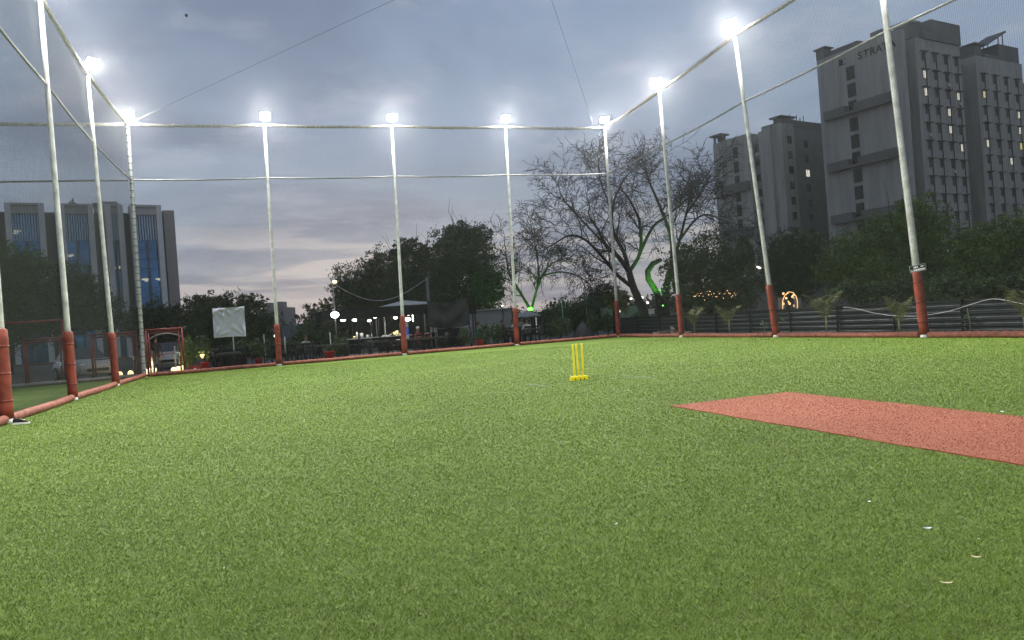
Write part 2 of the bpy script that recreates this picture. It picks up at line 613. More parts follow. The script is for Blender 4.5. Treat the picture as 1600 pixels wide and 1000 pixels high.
# white crease marks near the stumps
for nm, p0, p1, lab in (('crease_line', (825, 602), (858, 606), 'short worn white crease line left of the yellow stumps'),
                        ('crease_line', (970, 588), (1020, 592), 'faint worn white crease line right of the yellow stumps')):
    a, c = ground_at(*p0), ground_at(*p1)
    d = (c - a)
    L = d.length
    d.normalize()
    nrm = Vector((-d.y, d.x, 0))
    b = MB()
    k = 26
    wn_ = 0.012
    for i in range(k):
        s0 = a + d * (L * i / k)
        s1 = a + d * (L * (i + 1) / k)
        w, w2 = wn_, 0.004 + 0.010 * RNG.random()
        wn_ = w2
        q = [s0 - nrm * w, s1 - nrm * w2, s1 + nrm * w2, s0 + nrm * w]
        b.add([(p.x, p.y, 0.001) for p in q] + [(p.x, p.y, 0.027) for p in q],
              [(4, 5, 6, 7), (0, 1, 5, 4), (1, 2, 6, 5), (2, 3, 7, 6), (3, 0, 4, 7)])
    tag(b.build(nm, mat('chalk', (0.27, 0.33, 0.18), 0.9, var=0.5, scale=60)), lab, 'line')

# ------------------------------------------------------------------ net cage
ZT, ZM = 11.0, 8.58
P_ = {  # base xy, top xy
    'CL': ((-5.0, 36.87), (-4.94, 36.87)), 'CR': ((17.69, 36.87), (17.75, 36.87)),
    'B1': ((0.62, 36.87), (0.73, 36.87)), 'B2': ((6.38, 36.87), (6.56, 36.87)), 'B3': ((12.06, 36.87), (12.29, 36.87)),
    'L1': ((-5.05, 30.4), (-5.2, 30.2)), 'L2': ((-5.05, 23.9), (-5.08, 23.6)), 'L3': ((-5.0, 17.95), (-5.0, 17.9)),
    'L4': ((-5.0, 11.6), (-5.0, 11.6)), 'L5': ((-5.0, 5.2), (-5.0, 5.2)),
    'R1': ((17.6, 30.3), (17.5, 30.55)), 'R2': ((17.58, 23.65), (16.95, 23.95)), 'R3': ((17.45, 16.95), (16.95, 17.15)),
    'R4': ((17.45, 10.4), (17.0, 10.4)), 'R5': ((17.45, 3.8), (17.1, 3.8)),
    'L6': ((-5.0, -1.4), (-5.0, -1.4)), 'R6': ((17.45, -2.8), (17.2, -2.8))}
POST_LABEL = {
    'CL': 'net wrapped pale corner post standing beside the red gate',
    'CR': 'corner post with red base where the back net meets the corrugated fence side',
    'B1': 'white post with red padded base just right of the hanging white sheet',
    'B2': 'white post with red padded base in front of the cafe bar',
    'B3': 'white post with red padded base in front of the grey shed and green light',
    'L1': 'white post on the left net nearest to the corner with the gate',
    'L2': 'white post on the left net, second from the gate corner',
    'L3': 'red padded post at the left picture edge with shoes at its foot',
    'R1': 'white post on the right net, first from the rear corner, before the bare tree',
    'R2': 'white post on the right net crossing in front of the smaller grey tower',
    'R3': 'thick white post with the black sign, crossing in front of the large tower',
    'L4': 'left net post beyond the left picture edge', 'L5': 'left net post beside the camera',
    'R4': 'right net post beyond the right picture edge', 'R5': 'right net post beside the camera',
    'L6': 'left net post behind the camera', 'R6': 'right net post behind the camera'}


def lean_pt(key, z):
    (bx, by), (tx, ty) = P_[key]
    k = z / ZT
    return Vector((bx + (tx - bx) * k, by + (ty - by) * k, z))


for key in P_:
    (bx, by), (tx, ty) = P_[key]
    t = thing('net_post', (bx, by, 0), POST_LABEL[key], 'post', 'tall posts carrying the nets')
    o0 = Vector((bx, by, 0))
    b = MB()
    rp = 0.088 if key == 'R3' else 0.070
    if key == 'CL':
        zs = np.linspace(0.05, ZT, 90)
        b.tube([lean_pt(key, z) - o0 for z in zs], [0.085 + 0.004 * math.sin(i * 2.3) for i in range(90)], 10)
        b.build('pole', mat('pale_net_pole', (0.46, 0.47, 0.45), 0.7, var=0.2, scale=10), t)
        b = MB()
        for z in np.arange(0.3, ZT, 0.30):
            p = lean_pt(key, z) - o0
            b.tube([p - Vector((0, 0, 0.022)), p + Vector((0, 0, 0.022))], 0.093, 10)
        build_each(b, 'net_wrap', mat('pale_wrap', (0.16, 0.165, 0.16), 0.7, var=0.25), t)
    else:
        b.tube([lean_pt(key, z) - o0 for z in (0.03, 3, 6, 9, ZT)], [rp + 0.012, rp + 0.006, rp, rp, rp - 0.006], 12)
        b.build('pole', WHITE_POLE, t)
        b = MB()
        zs = list(np.linspace(0.10, 1.9, 9))
        b.tube([lean_pt(key, z) - o0 for z in [0.10] + zs[1:-1] + [1.87, 1.9]],
               [0.126] + [0.127 + 0.006 * math.sin(i * 2.1 + bx) for i in range(7)] + [0.124, 0.10], 16)
        pad = b.build('pad', RED_PAD, t)
        b = MB()
        for z in (0.45, 1.0, 1.55):
            p = lean_pt(key, z) - o0
            b.tube([p - Vector((0, 0, 0.02)), p + Vector((0, 0, 0.02))], 0.1335, 16)
        build_each(b, 'strap', RED_METAL, pad)
        b = MB()
        b.lathe([(0.12, 0.0), (0.12, 0.05), (0.105, 0.09)], (0, 0, 0), 12)
        b.build('base_collar', WHITE, t)

LEFT = ['CL', 'L1', 'L2', 'L3', 'L4', 'L5', 'L6']
BACK = ['CL', 'B1', 'B2', 'B3', 'CR']
RIGHT = ['CR', 'R1', 'R2', 'R3', 'R4', 'R5', 'R6']
WALLS = (('left', LEFT, Vector((1, 0, 0)), -1), ('back', BACK, Vector((0, -1, 0)), -1), ('right', RIGHT, Vector((-1, 0, 0)), 1))
WLAB = {'left': 'left hand net', 'back': 'rear net before the cafe', 'right': 'net beside the corrugated fence'}
for wn, keys, inward, side in WALLS:
    lab = WLAB[wn]
    tb = thing('bottom_rail', lean_pt(keys[0], 0), 'faded red padded pipe on the turf edge under the ' + lab, 'rail', 'padded bottom rails')
    tm = thing('middle_rail', lean_pt(keys[0], 0), 'thin grey horizontal pipe two thirds up the ' + lab, 'rail', 'middle rails of the nets')
    tt = thing('top_rail', lean_pt(keys[0], 0), 'net wrapped top pipe of the ' + lab, 'rail', 'top rails of the nets')
    org = lean_pt(keys[0], 0)
    for ka, kb in zip(keys[:-1], keys[1:]):
        # bottom: foam segments tied every 25 cm, bulging between the ties
        a, c = lean_pt(ka, 0.085) + inward * 0.02, lean_pt(kb, 0.085) + inward * 0.02
        d = (c - a).normalized()
        a2, c2 = a + d * 0.14, c - d * 0.14
        L = (c2 - a2).length
        k = int(L / 0.09)
        b = MB()
        sg = 0.0
        pts, rads = [], []
        for i in range(k + 1):
            u = i / k
            pts.append(a2.lerp(c2, u) - org + Vector((0, 0, 0.006 * math.sin(u * 9 + a.x))) + inward * 0.015 * math.sin(u * 5 + a.y))
            rads.append(0.085 + (0.006 if i % 3 else -0.012) + 0.003 * random.random())
        b.tube(pts, rads, 10)
        b.build('foam_pad', FOAM, tb)
        # middle
        a, c = lean_pt(ka, ZM) - org, lean_pt(kb, ZM) - org
        b = MB()
        b.tube([a.lerp(c, u) + Vector((0, 0, -0.05 * math.sin(math.pi * u))) for u in np.linspace(0.012, 0.988, 7)], 0.036, 8)
        b.build('pipe', GREY_METAL, tm)
        # top with gathered net
        a, c = lean_pt(ka, ZT) - org, lean_pt(kb, ZT) - org
        b = MB()
        k = 60
        pts = [a.lerp(c, i / k) + Vector((0, 0, -0.06 * math.sin(math.pi * i / k) + 0.012 * (random.random() - .5))) for i in range(k + 1)]
        b.tube(pts, [0.055 + 0.022 * random.random() + (0.016 if i % 4 == 0 else 0) for i in range(k + 1)], 8)
        b.build('pipe', RAIL_GREY, tt)

# nets of real twine: 5 cm square mesh
def net_panel(A, B, Cc, Dd, cell, r, V):
    """A,B bottom, C,D top (over A,B); triangular prisms along both directions."""
    A, B, Cc, Dd = [np.array(q, float) for q in (A, B, Cc, Dd)]
    w = np.linalg.norm(B - A)
    h = np.linalg.norm(Cc - A)
    nu, nv = int(w / cell), int(h / cell)
    nrm = np.cross(B - A, Cc - A)
    nrm /= np.linalg.norm(nrm)
    e1 = (B - A) / w
    e2 = np.array([0, 0, 1.0])

    def prism(p, q, s):
        o = [s * r, -s * r * 0.5 + nrm * r * 0.87, -s * r * 0.5 - nrm * r * 0.87]
        for i in range(3):
            j = (i + 1) % 3
            V.append(np.stack([p + o[i], p + o[j], q + o[j], q + o[i]]))
    for i in range(nu + 1):
        u = i / nu
        prism(A + (B - A) * u, Cc + (Dd - Cc) * u, e1)
    for j in range(nv + 1):
        v = j / nv
        prism(A + (Cc - A) * v, B + (Dd - B) * v, e2)


for wn, keys, inward, side in WALLS:
    V = []
    off = np.array(inward * (0.11 * side))
    for ka, kb in zip(keys[:-1], keys[1:]):
        net_panel(np.array(lean_pt(ka, 0.1)) + off, np.array(lean_pt(kb, 0.1)) + off,
                  np.array(lean_pt(ka, ZT)) + off, np.array(lean_pt(kb, ZT)) + off, 0.055, 0.0018, V)
    me = np_mesh('netting', np.stack(V), 2, NET_M)
    o = link('netting', me)
    tag(o, {'left': 'fine square mesh net stretched over the left side of the pitch',
            'back': 'fine square mesh net stretched across the rear of the pitch before the cafe',
            'right': 'fine square mesh net stretched over the right side before the towers'}[wn], 'net', 'nets around the pitch')

# floodlights on the post tops
hb = MB(); hb.box((0, 0.0, 0), (0.46, 0.07, 0.34)); 
for i in range(7):
    hb.box((-0.18 + 0.06 * i, 0.06, 0), (0.014, 0.05, 0.30))
lens = MB(); lens.box((0, -0.043, 0), (0.42, 0.014, 0.30))
yoke = MB()
yoke.tube([(-0.25, 0, 0), (-0.25, 0.02, -0.22), (0.25, 0.02, -0.22), (0.25, 0, 0)], 0.014, 6)
yoke.tube([(0, 0.02, -0.25), (0, 0.28, -0.36)], 0.02, 6)
HB, LN, YK = hb.mesh('housing', GREY_METAL), lens.mesh('lens', LED), yoke.mesh('yoke', GREY_METAL)
FLOOD_LABEL = {k: 'bright floodlight atop the ' + v for k, v in {
    'CL': 'corner post beside the gate', 'CR': 'rear right corner post near the bare tree', 'B1': 'post right of the hanging white sheet',
    'B2': 'post in front of the cafe bar', 'B3': 'post in front of the grey shed', 'L1': 'left net post next to the gate corner',
    'L2': 'second left net post from the gate, above the frame', 'L3': 'left net post with shoes at its foot, above the frame',
    'R1': 'first right net post from the rear corner', 'R2': 'right net post left of the towers', 'R3': 'right net post with the black sign, above the frame',
    'L4': 'left net post beyond the picture', 'L5': 'left net post beside the camera', 'R4': 'right net post beyond the picture',
    'R5': 'right net post beside the camera', 'L6': 'left net post behind the camera', 'R6': 'right net post behind the camera'}.items()}
for key in P_:
    inward = Vector((1, 0, 0)) if key[0] == 'L' else Vector((-1, 0, 0)) if key[0] == 'R' else Vector((0, -1, 0))
    # every head is turned towards the middle of the pitch strip
    inward = (inward * 0.25 + (Vector((6.3, 12.0, 0)) - Vector((P_[key][0][0], P_[key][0][1], 0))).normalized()).normalized()
    p = lean_pt(key, ZT) + inward * 0.3 + Vector((0, 0, 0.36))
    t = thing('floodlight', p, FLOOD_LABEL[key], 'floodlight', 'floodlights on the net posts')
    t.rotation_euler = (0, 0, math.atan2(inward.x, -inward.y))
    M = Matrix.Rotation(math.radians(44), 4, 'X')
    for nm, me in (('housing', HB), ('lens', LN)):
        o = link(nm, me, t)
        o.matrix_local = M
    link('yoke', YK, t)
    ld = bpy.data.lights.new('flood_beam', 'SPOT')
    ld.energy = FLOOD_W * (0.35 if key in ('L6', 'R6') else 0.8 if key in ('L5', 'R5') else 1.0)
    ld.color = (1.0, 0.97, 0.90)
    ld.spot_size = math.radians(128)
    ld.spot_blend = 0.7
    ld.shadow_soft_size = 0.12
    lo = bpy.data.objects.new('flood_beam', ld)
    C.objects.link(lo)
    lo.parent = t
    pd = bpy.data.lights.new('flood_spill', 'POINT')
    pd.energy = 150
    pd.color = (1.0, 0.98, 0.93)
    pd.shadow_soft_size = 0.10
    po = bpy.data.objects.new('flood_spill', pd)
    C.objects.link(po)
    po.parent = t
    po.location = (0, -0.22, -0.16)
    lo.matrix_local = Matrix.Translation((0, -0.10, -0.06)) @ Matrix.Rotation(math.radians(-38), 4, 'X')

# overhead ropes of the net roof
for nm, pa, pb, sag, rr, lab, mm in (
        ('roof_rope', lean_pt('CL', ZT), Vector((4.36, 22.6, 11.0)), 0.0, 0.006, 'thin grey rope rising from the gate corner across the sky', ROPE),
        ('roof_rope', lean_pt('CR', ZT) + Vector((-0.6, 0, 0)), Vector((9.1, 21.95, 11.0)), 0.0, 0.006, 'thin dark rope crossing the sky left of the bare tree', DARK_ROPE)):
    b = MB()
    d = pb - pa
    b.tube([pa + d * u + Vector((0, 0, -sag * math.sin(math.pi * u))) for u in np.linspace(0, 1.9, 10)], rr, 6)
    tag(b.build(nm, mm), lab, 'rope', 'ropes over the pitch')
b = MB(); b.ball((0, 0, 0), 0.05, 12)
o = b.build('ball', mat('dark_ball', (0.05, 0.05, 0.05), 0.5)); o.location = Vector((-1.49, 24.51, 11.0))
tag(o, 'small dark ball high up in the sky at upper left', 'ball')

# ------------------------------------------------------------------ sign on the near right post
def text_mesh(txt, size, m, depth=0.004, align='CENTER', bold=0.0):
    cu = bpy.data.curves.new('lettering', 'FONT')
    cu.body = txt
    cu.size = size
    cu.extrude = depth
    cu.offset = bold
    cu.align_x = align
    cu.align_y = 'CENTER'
    cu.resolution_u = 3
    o = bpy.data.objects.new('lettering', cu)
    C.objects.link(o)
    dg = bpy.context.evaluated_depsgraph_get()
    me = bpy.data.meshes.new_from_object(o.evaluated_get(dg))
    bpy.data.objects.remove(o)
    me.materials.clear()
    me.materials.append(m)
    return me


sp = at_depth(1433.5, 419, 20.6)
t = thing('sign', sp, 'small tilted black no smoking sign with white frame tied on the post', 'sign')
t.matrix_world = Matrix.Translation(sp) @ Matrix((( _R[0], -_F0[0], 0, 0), (_R[1], -_F0[1], 0, 0), (0, 0, 1, 0), (0, 0, 0, 1))) @ Matrix.Rotation(math.radians(10), 4, 'Y').inverted()
# local: x right, y towards camera, z up (left handed axes avoided below)
t.matrix_world = Matrix.Translation(sp) @ Matrix(((_R[0], _F0[0], 0, 0), (_R[1], _F0[1], 0, 0), (0, 0, 1, 0), (0, 0, 0, 1))) @ Matrix.Rotation(math.radians(-8), 4, 'Y')
SGN = mat('sign_black', (0.015, 0.015, 0.016), 0.5)
b = MB(); b.box((0, 0, 0), (0.42, 0.012, 0.17)); b.build('panel', SGN, t)
b = MB()
for c, s in (((0, -0.009, 0.083), (0.43, 0.010, 0.012)), ((0, -0.009, -0.083), (0.43, 0.010, 0.012)), ((-0.209, -0.009, 0), (0.012, 0.010, 0.154)), ((0.209, -0.009, 0), (0.012, 0.010, 0.154))):
    b.box(c, s)
build_each(b, 'border', GREY_METAL, t)
LET = mat('sign_white', (0.75, 0.74, 0.72), 0.6, var=0.03)
for txt, sz, c in (('NO', 0.075, (-0.045, -0.011, 0.030)), ('SMOKING', 0.070, (0.03, -0.011, -0.045))):
    me = text_mesh(txt, sz, LET, bold=0.002)
    o = link('lettering', me, t)
    o.matrix_local = Matrix.Translation(c) @ Matrix.Rotation(math.pi / 2, 4, 'X')
b = MB(); b.box((0.125, -0.010, 0.032), (0.075, 0.008, 0.020)); b.box((-0.165, -0.010, -0.045), (0.060, 0.008, 0.016), ry=math.radians(38))
b.build('emblem', LET, t)

# ------------------------------------------------------------------ stumps
sp = ground_at(905, 594)
t = thing('cricket_stumps', sp, 'three yellow plastic cricket stumps standing on their yellow base', 'stumps', rz=math.radians(-12))
b = MB()
b.box((0, 0, 0.040), (0.36, 0.12, 0.072))
b.box((0, 0, 0.080), (0.33, 0.09, 0.010))
for x in (-0.090, 0.0, 0.092):
    b.lathe([(0.026, 0.08), (0.026, 0.100), (0.022, 0.106)], (x, 0, 0), 12)
b.build('base', YELLOW, t)
for x, lx in ((-0.090, 0.010), (0.0, -0.012), (0.092, 0.014)):
    b = MB()
    pts = [(x + lx * k, 0, 0.07 + 0.68 * k) for k in (0, 0.3, 0.6, 0.9, 0.97, 1.0)]
    b.tube(pts, [0.019, 0.019, 0.019, 0.019, 0.019, 0.012], 12)
    b.build('stump', YELLOW, t)
b = MB()
for x in (-0.085, 0.02, 0.10):
    b.box((x, -0.0665, 0.026), (0.024, 0.004, 0.030))
b.build('foot', BLACK, t)

# ------------------------------------------------------------------ litter and shoes
def leaf_litter(px, py, L, wdt, rz, m, lab, cat, curl=0.25):
    p = ground_at(px, py)
    b = MB()
    k = 7
    vv, ff = [], []
    for i in range(k + 1):
        u = i / k
        w = wdt * math.sin(math.pi * (0.06 + 0.9 * u)) / 2
        z = 0.030 + L * curl * (u - 0.5) ** 2 * 2
        vv += [(L * (u - .5), -w, z + 0.3 * w), (L * (u - .5), 0, z), (L * (u - .5), w, z + 0.3 * w)]
    n0 = len(vv)
    vv += [(x, y, z - 0.002) for x, y, z in vv]
    for i in range(k):
        o = i * 3
        ff += [(o, o + 3, o + 4, o + 1), (o + 1, o + 4, o + 5, o + 2)]
        q = o + n0
        ff += [(q, q + 1, q + 4, q + 3), (q + 1, q + 2, q + 5, q + 4)]
    b.add(vv, ff, 0, True)
    o = b.build(cat.replace(' ', '_'), m)
    o.location = (p.x, p.y, 0)
    o.rotation_euler = (0, 0, rz)
    tag(o, lab, cat)
    return o


DRY = mat('dry_leaf', (0.58, 0.50, 0.30), 0.7)
PAPER = mat('paper', (0.75, 0.75, 0.68), 0.7)
leaf_litter(1526, 880, 0.045, 0.014, -0.9, DRY, 'pale dry leaf on the turf at right, upper of two', 'leaf')
leaf_litter(1480, 921, 0.055, 0.012, -0.55, DRY, 'thin pale dry leaf nearest the bottom right', 'leaf')
leaf_litter(963, 826, 0.036, 0.008, 0.55, PAPER, 'straw coloured scrap lying on the turf at centre front', 'scrap')
leaf_litter(1359, 791, 0.022, 0.018, 0.2, PAPER, 'round white scrap on the turf below the red carpet', 'scrap')
leaf_litter(1450, 834, 0.045, 0.022, -0.4, mat('wrapper', (0.45, 0.52, 0.70), 0.35), 'crumpled bluish wrapper on the turf at right', 'wrapper')
leaf_litter(1566, 648, 0.05, 0.035, 0.3, PAPER, 'white scrap on the far edge of the red carpet', 'scrap')
b = MB()
for i in range(150):
    dep = math.sqrt(random.uniform(3.2 ** 2, 24 ** 2))
    lat = random.uniform(-1, 1) * 0.66 * dep
    x = _F0[0] * dep + _R[0] * lat; y = _F0[1] * dep + _R[1] * lat
    if not (-4.8 < x < 17.2 and y < 36):
        continue
    s_ = random.uniform(0.003, 0.007)
    b.box((x, y, 0.028), (s_ * 1.6, s_, s_ * 0.6), rz=random.random() * 3)
tag(b.build('turf_specks', PAPER), 'tiny pale bits of paper and husk strewn over the turf', 'litter', kind='stuff')


def shoe(loc, rz, upper, lab, idx):
    t = thing('shoe', loc, lab, 'shoe', 'shoes by the left post', rz)
    prof = [(-0.14, 0.036, 0.055, 0.105), (-0.10, 0.042, 0.055, 0.112), (-0.05, 0.040, 0.05, 0.105), (0.0, 0.040, 0.05, 0.088), (0.06, 0.046, 0.05, 0.068), (0.11, 0.044, 0.05, 0.056), (0.148, 0.026, 0.04, 0.042)]
    b = MB()
    n = 12
    vv, ff = [], []
    for (x, w, zb, zt) in prof:
        for k in range(n):
            a = 2 * math.pi * k / n
            c_, s_ = math.cos(a), math.sin(a)
            vv.append((x, w * c_ * (0.75 if s_ > 0 else 1.0), 0.030 + (zt - 0.030) * max(0, s_)))
    for i in range(len(prof) - 1):
        for k in range(n):
            k2 = (k + 1) % n
            ff.append((i * n + k, i * n + k2, (i + 1) * n + k2, (i + 1) * n + k))
    ff.append(tuple(range(n))[::-1]); ff.append(tuple((len(prof) - 1) * n + k for k in range(n)))
    b.add(vv, ff, 0, True)
    b.build('upper', upper, t)
    b = MB()
    for (x, w, zb, zt), (x2, w2, _, _) in zip(prof[:-1], prof[1:]):
        b.add([(x, -w - .006, .0), (x, w + .006, .0), (x, w + .006, .032), (x, -w - .006, .032), (x2, -w2 - .006, .0), (x2, w2 + .006, .0), (x2, w2 + .006, .032), (x2, -w2 - .006, .032)],
              [(0, 4, 7, 3), (1, 2, 6, 5), (3, 7, 6, 2), (0, 1, 5, 4)])
    b.add([(.148, -.032, 0), (.148, .032, 0), (.148, .032, .032), (.148, -.032, .032), (.165, -.012, .004), (.165, .012, .004), (.165, .012, .028), (.165, -.012, .028)], [(0, 4, 7, 3), (1, 2, 6, 5), (3, 7, 6, 2), (0, 1, 5, 4), (4, 5, 6, 7)])
    b.add([(-.14, -.042, 0), (-.14, .042, 0), (-.14, .042, .032), (-.14, -.042, .032)], [(0, 3, 2, 1)])
    b.build('sole', WHITE, t)
    b = MB()
    for i in range(4):
        x = 0.0 + 0.022 * i
        b.tube([(x, -0.022, 0.094 - 0.16 * i * 0.03), (x, 0, 0.098 - 0.006 * i), (x, 0.022, 0.094 - 0.16 * i * 0.03)], 0.004, 5)
    b.build('lace', WHITE, t)


p = ground_at(33, 664); shoe((p.x, p.y, 0.02), -0.25, BLACK_CLOTH, 'black sneaker with white sole lying on the turf before the left post', 0)
p = ground_at(22, 650); shoe((-5.32, 18.25, 0.02), -0.5, mat('grey_shoe', (0.22, 0.25, 0.25), 0.7), 'grey sneaker behind the padded rail at the left post', 1)
# ------------------------------------------------------------------ vegetation
def leaf_mesh(name, blobs, dep, size, m, dens=0.8, clump=0.16, spread=0.75):
    dens = dens * 2.0
    """blobs: (px, py, rx, ry) ellipsoids of the crown seen at this distance; leaves hang in clumps through the volume."""
    out, tin = [], []
    for (px, py, rx, ry) in blobs:
        c = np.array(at_depth(px, py, dep))
        k = dep / F_PX
        a, h = rx * k, ry * k
        nl = int(dens * math.pi * rx * ry * (0.16 / size) ** 2 * (dep / 50.0) ** 2)
        ncl = max(8, int(nl / 26))
        # clump centres, denser to the shell
        u = RNG.normal(size=(ncl, 3))
        u /= np.linalg.norm(u, axis=1)[:, None]
        r = RNG.random(ncl) ** 0.42
        r = np.where(RNG.random(ncl) < 0.14, 1.0 + 0.28 * RNG.random(ncl), r)
        bump = 1 + 0.22 * np.sin(u[:, 0] * 5 + px) * np.sin(u[:, 2] * 4 + py)
        ctr = c + u * (r * bump)[:, None] * np.array([a, a * 0.8, h])
        ct = np.clip(RNG.normal(0.42, 0.22, ncl), 0, 1)
        idx = RNG.integers(0, ncl, nl)
        rc = 0.8 * clump * (0.5 + RNG.random(ncl)) * max(a, h) * spread
        p = ctr[idx] + RNG.normal(size=(nl, 3)) * rc[idx][:, None] * np.array([1, 1, 0.75])
        d = RNG.normal(size=(nl, 3)) + np.array([0, 0, -0.35])
        d /= np.linalg.norm(d, axis=1)[:, None]
        e = np.cross(d, RNG.normal(size=(nl, 3)))
        e /= np.linalg.norm(e, axis=1)[:, None]
        L = size * (0.6 + 0.8 * RNG.random(nl))[:, None]
        w = L * 0.24
        V = np.stack([p - d * L * 0.5, p + e * w, p + d * L * 0.5, p - e * w], 1)
        V[:, :, 2] = np.maximum(V[:, :, 2], 0.0)
        out.append(V)
        tin.append(np.clip(ct[idx] + RNG.normal(0, 0.15, nl), 0, 1))
    return np_mesh(name, np.concatenate(out), 2, m, np.concatenate(tin))


def wob(a, c, amp, k=6):
    a, c = Vector(a), Vector(c)
    L = (c - a).length
    ph = random.random() * 6
    return [a.lerp(c, i / k) + Vector((math.sin(ph + i * 1.3), math.cos(ph * 2 + i * 1.7), 0)) * amp * L * math.sin(math.pi * i / k) for i in range(k + 1)]


def tree(name, lab, blobs, dep, m, size=0.16, dens=0.8, base=None, cat='tree', group='trees behind the nets', r0=0.16, bark=None, clump=0.16):
    bx = base if base is not None else blobs[0][0]
    g = at_depth(bx, 500, dep)
    g = Vector((g.x, g.y, 0))
    t = thing(name, g, lab, cat, group)
    b = MB()
    cs = [at_depth(p[0], p[1], dep) - g for p in blobs]
    top = max(cs, key=lambda q: q.z)
    hub = Vector((top.x * 0.25, top.y * 0.25, min(c.z for c in cs) * 0.7 + 0.25))
    hub.z = max(0.4, hub.z)
    b.tube(wob((0, 0, -0.1), hub, 0.05), [r0 * (1 - 0.07 * i) for i in range(7)], 8)
    for c in cs:
        b.tube(wob(hub, c, 0.10), [r0 * 0.6 * (1 - 0.13 * i) for i in range(7)], 6)
        for _ in range(4):
            e = c + Vector((random.uniform(-1, 1), random.uniform(-1, 1), random.uniform(-.2, 1))) * (c - hub).length * 0.45
            b.tube(wob(hub.lerp(c, random.uniform(.5, .95)), e, 0.10, 4), [r0 * 0.2, r0 * 0.16, r0 * 0.12, r0 * 0.08, r0 * 0.04], 4)
    b.build('trunk', bark or BARK, t)
    me = leaf_mesh('crown', blobs, dep, size, m, dens, clump)
    o = link('crown', me, t)
    o.location = -g
    return t


tree('tree', 'dark olive tree at the left edge below the office block', [(12, 440, 46, 50), (52, 432, 40, 38), (18, 500, 60, 45), (62, 480, 40, 40), (-30, 430, 50, 60)], 58, LEAF_B, dens=0.75)
tree('tree', 'dark green tree right of the left edge tree, reaching the third office bay', [(112, 440, 30, 32), (140, 462, 26, 26), (105, 490, 50, 36), (160, 492, 36, 30), (90, 455, 30, 30)], 52, LEAF_A)
tree('tree', 'dark low tree above the red gate and right end of the office', [(240, 494, 30, 22), (272, 492, 18, 16), (256, 524, 30, 30), (215, 508, 24, 26)], 56, LEAF_A)
tree('tree', 'broad dark round tree behind the white sheet', [(322, 492, 36, 30), (305, 512, 30, 30), (352, 500, 40, 34), (318, 473, 24, 13), (345, 474, 22, 12), (340, 525, 40, 26)], 52, LEAF_A)
tree('tree', 'dark rounded tree right of the white sheet', [(392, 494, 30, 30), (392, 472, 20, 12), (405, 520, 22, 30), (380, 520, 30, 24)], 50, LEAF_A)
tree('tree', 'airy small leaved tree left of the cafe canopy', [(490, 480, 26, 13), (515, 482, 16, 14), (502, 506, 34, 18), (480, 500, 20, 16)], 48, LEAF_A, dens=0.32, size=0.18)
tree('bush', 'dense green bush left of the cafe bar', [(498, 525, 34, 24), (530, 530, 18, 24), (475, 534, 22, 18)], 45, LEAF_C, cat='bush', group='bushes behind the nets')
tree('neem_tree', 'large dark neem tree, leftmost of three behind the cafe', [(565, 445, 42, 32), (545, 465, 26, 24), (596, 422, 32, 28), (580, 470, 45, 26), (533, 452, 14, 12), (548, 482, 34, 16), (612, 478, 40, 20)], 58, LEAF_A)
tree('neem_tree', 'large dark neem tree, middle of three behind the cafe', [(650, 425, 40, 40), (640, 388, 22, 16), (655, 455, 50, 30), (622, 400, 16, 18), (665, 388, 14, 12), (660, 482, 50, 18), (628, 450, 30, 34)], 56, LEAF_A)
tree('neem_tree', 'tallest dark neem tree, right of three behind the cafe', [(728, 395, 44, 40), (718, 364, 26, 17), (742, 430, 40, 46), (694, 422, 28, 40), (745, 372, 22, 20), (700, 385, 22, 24), (700, 470, 40, 28), (745, 470, 36, 26), (770, 445, 18, 30)], 54, LEAF_A)
tree('tree', 'low dark tree in the gap left of the rear right corner', [(900, 492, 42, 24), (872, 500, 36, 22), (930, 495, 36, 24)], 62, LEAF_A)
tree('tree', 'dark tree just behind the rear right corner post', [(946, 466, 30, 26), (925, 476, 22, 22), (965, 478, 24, 22), (950, 496, 36, 20)], 66, LEAF_A)
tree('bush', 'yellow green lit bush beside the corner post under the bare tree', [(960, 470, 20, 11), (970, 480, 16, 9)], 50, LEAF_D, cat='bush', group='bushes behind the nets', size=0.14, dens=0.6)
tree('tree', 'large dark weeping tree right of the bare tree', [(1100, 408, 52, 40), (1148, 425, 36, 44), (1082, 450, 46, 40), (1135, 460, 50, 34), (1065, 420, 26, 30), (1165, 400, 18, 26)], 44, LEAF_A, dens=0.6)
tree('tree', 'dark green tree at the foot of the smaller tower', [(1228, 398, 36, 32), (1212, 430, 30, 28), (1258, 385, 28, 24), (1262, 420, 38, 32), (1240, 455, 34, 18)], 56, LEAF_A)
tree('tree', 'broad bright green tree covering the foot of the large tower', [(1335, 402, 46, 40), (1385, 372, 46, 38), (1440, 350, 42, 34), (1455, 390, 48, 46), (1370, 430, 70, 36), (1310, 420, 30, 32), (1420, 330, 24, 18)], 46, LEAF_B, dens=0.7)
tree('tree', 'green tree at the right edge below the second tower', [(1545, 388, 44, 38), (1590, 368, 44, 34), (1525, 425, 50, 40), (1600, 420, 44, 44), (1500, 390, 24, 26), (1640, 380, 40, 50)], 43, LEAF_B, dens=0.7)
tree('bush', 'dark thicket above the corrugated fence right of the signed post', [(1480, 452, 40, 24), (1540, 456, 46, 22), (1590, 450, 40, 22)], 34, LEAF_A, cat='bush', group='bushes behind the nets', dens=0.7)
tree('bush', 'dark thicket above the corrugated fence left of the signed post', [(1330, 460, 34, 20), (1390, 458, 40, 24), (1430, 452, 30, 24)], 36, LEAF_A, cat='bush', group='bushes behind the nets', dens=0.6)

